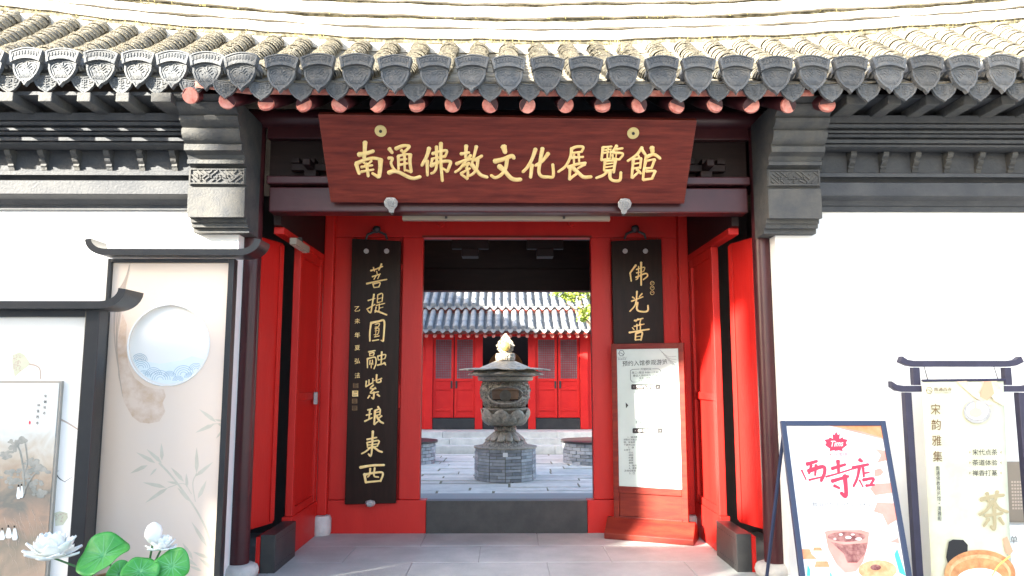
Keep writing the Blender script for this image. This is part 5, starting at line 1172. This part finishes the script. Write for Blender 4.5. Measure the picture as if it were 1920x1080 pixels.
stroke(mb, [gx(172, 186), gx(184, 182), gx(198, 194)], .9, BQ, .0006, .0005, even=True); text(mb, '南通西寺', *gx(252, 180), 33, BQ, .001, 7.4); text(mb, 'WEST TEMPLE', *gx(252, 197), 30, BQ, .001, 1.5); mb.build('emblem', 'teadark', bn)
bn_print('sleeve_print', 'brush', [[(315, 142), (365, 140), (430, 205), (500, 250), (470, 258), (400, 215)], [(440, 142), (510, 140), (545, 200), (545, 260), (500, 235)]], .0005)
bn_print('hand_print', 'skin', [[(450, 142), (485, 142), (500, 200), (465, 235), (430, 215)], [(540, 900), (562, 890), (590, 960), (575, 980), (556, 970)]], .0012)
bn_print('tea_bowl_print', 'pewter', [ell(418, 288, 66, 56, 26)], .0016); bn_print('bowl_inside_print', 'posterwhite', [ell(418, 284, 52, 42, 24)], .0022); bn_print('tea_powder_print', 'brushline', [ell(410, 292, 32, 24, 18), [(402, 235), (416, 235), (416, 280), (402, 280)]], .0028)
bn_print('tea_jar_print', 'ink', [[(280, 915), (300, 904), (350, 906), (372, 930), (370, 980), (330, 1060), (285, 1060), (268, 990)]], .0008)
bn_print('big_bowl_print', 'clay', [ell(430, 1070, 172, 116, 34)], .0016); bn_print('big_bowl_rim_print', 'bagel', [ell(430, 1068, 150, 92, 34)], .0022); bn_print('big_bowl_inner_print', 'clay', [ell(430, 1078, 140, 84, 34)], .0028); bn_print('milk_tea_print', 'posterwhite', [ell(430, 1100, 112, 58, 30)], .0034)
bn_print('tea_scoop_print', 'yellow', [], .004, [[10, (575, 985), (520, 1030), (490, 1078)]])
ib = thing('information_board', 'taupe information board on the white wall behind the tea banner', 'board', tuple(P(1905, 980, YW-.02)))
IP = Plane((0, YW-.03, 0), (0, -1, 0)); mb = MB(); mb.prism([IP.at(*p) for p in ((1870, 866), (1960, 866), (1966, 980), (1876, 979))], (0, .026, 0)); ibb = mb.build('board', 'board', ib, bevel=.003)
mb = MB()
for k in range(9):
    for j in range(6): poly(mb, [(1896+j*5.2+k*.25, 902+k*6.2), (1899.6+j*5.2+k*.25, 902+k*6.2), (1899.6+j*5.2+k*.25, 905.4+k*6.2), (1896+j*5.2+k*.25, 905.4+k*6.2)], IP, .0006, .0003)
mb.build('small_print', 'brushline', ib)
wb = thing('menu_board', 'white menu board standing below the taupe board at the right edge', 'board', tuple(P(1910, 1080, YW-.15)))
WL[wb.name] = Vector((P(1910, 1080, YW-.15).x, YW-.15, 0)); wb.location = WL[wb.name]
MP = Plane((0, YW-.15, 0), (0, -1, 0)); mb = MB(); mb.prism([MP.at(*p) for p in ((1880, 985), (1990, 985), (2010, 1170), (1895, 1170))], (0, .02, 0)); mb.build('board', 'paleblue', wb, bevel=.003)
mb = MB(); text(mb, '单', 1901, 1012, 14, MP, .001); mb.build('lettering', 'inkgrey', wb)
for px in (1893, 1985): MB().box(xp(px, 1080, YW-.13), xp(px, 1080, YW-.13)+.03, YW-.128, YW-.10, 0, .6).build('leg', 'frame', wb)
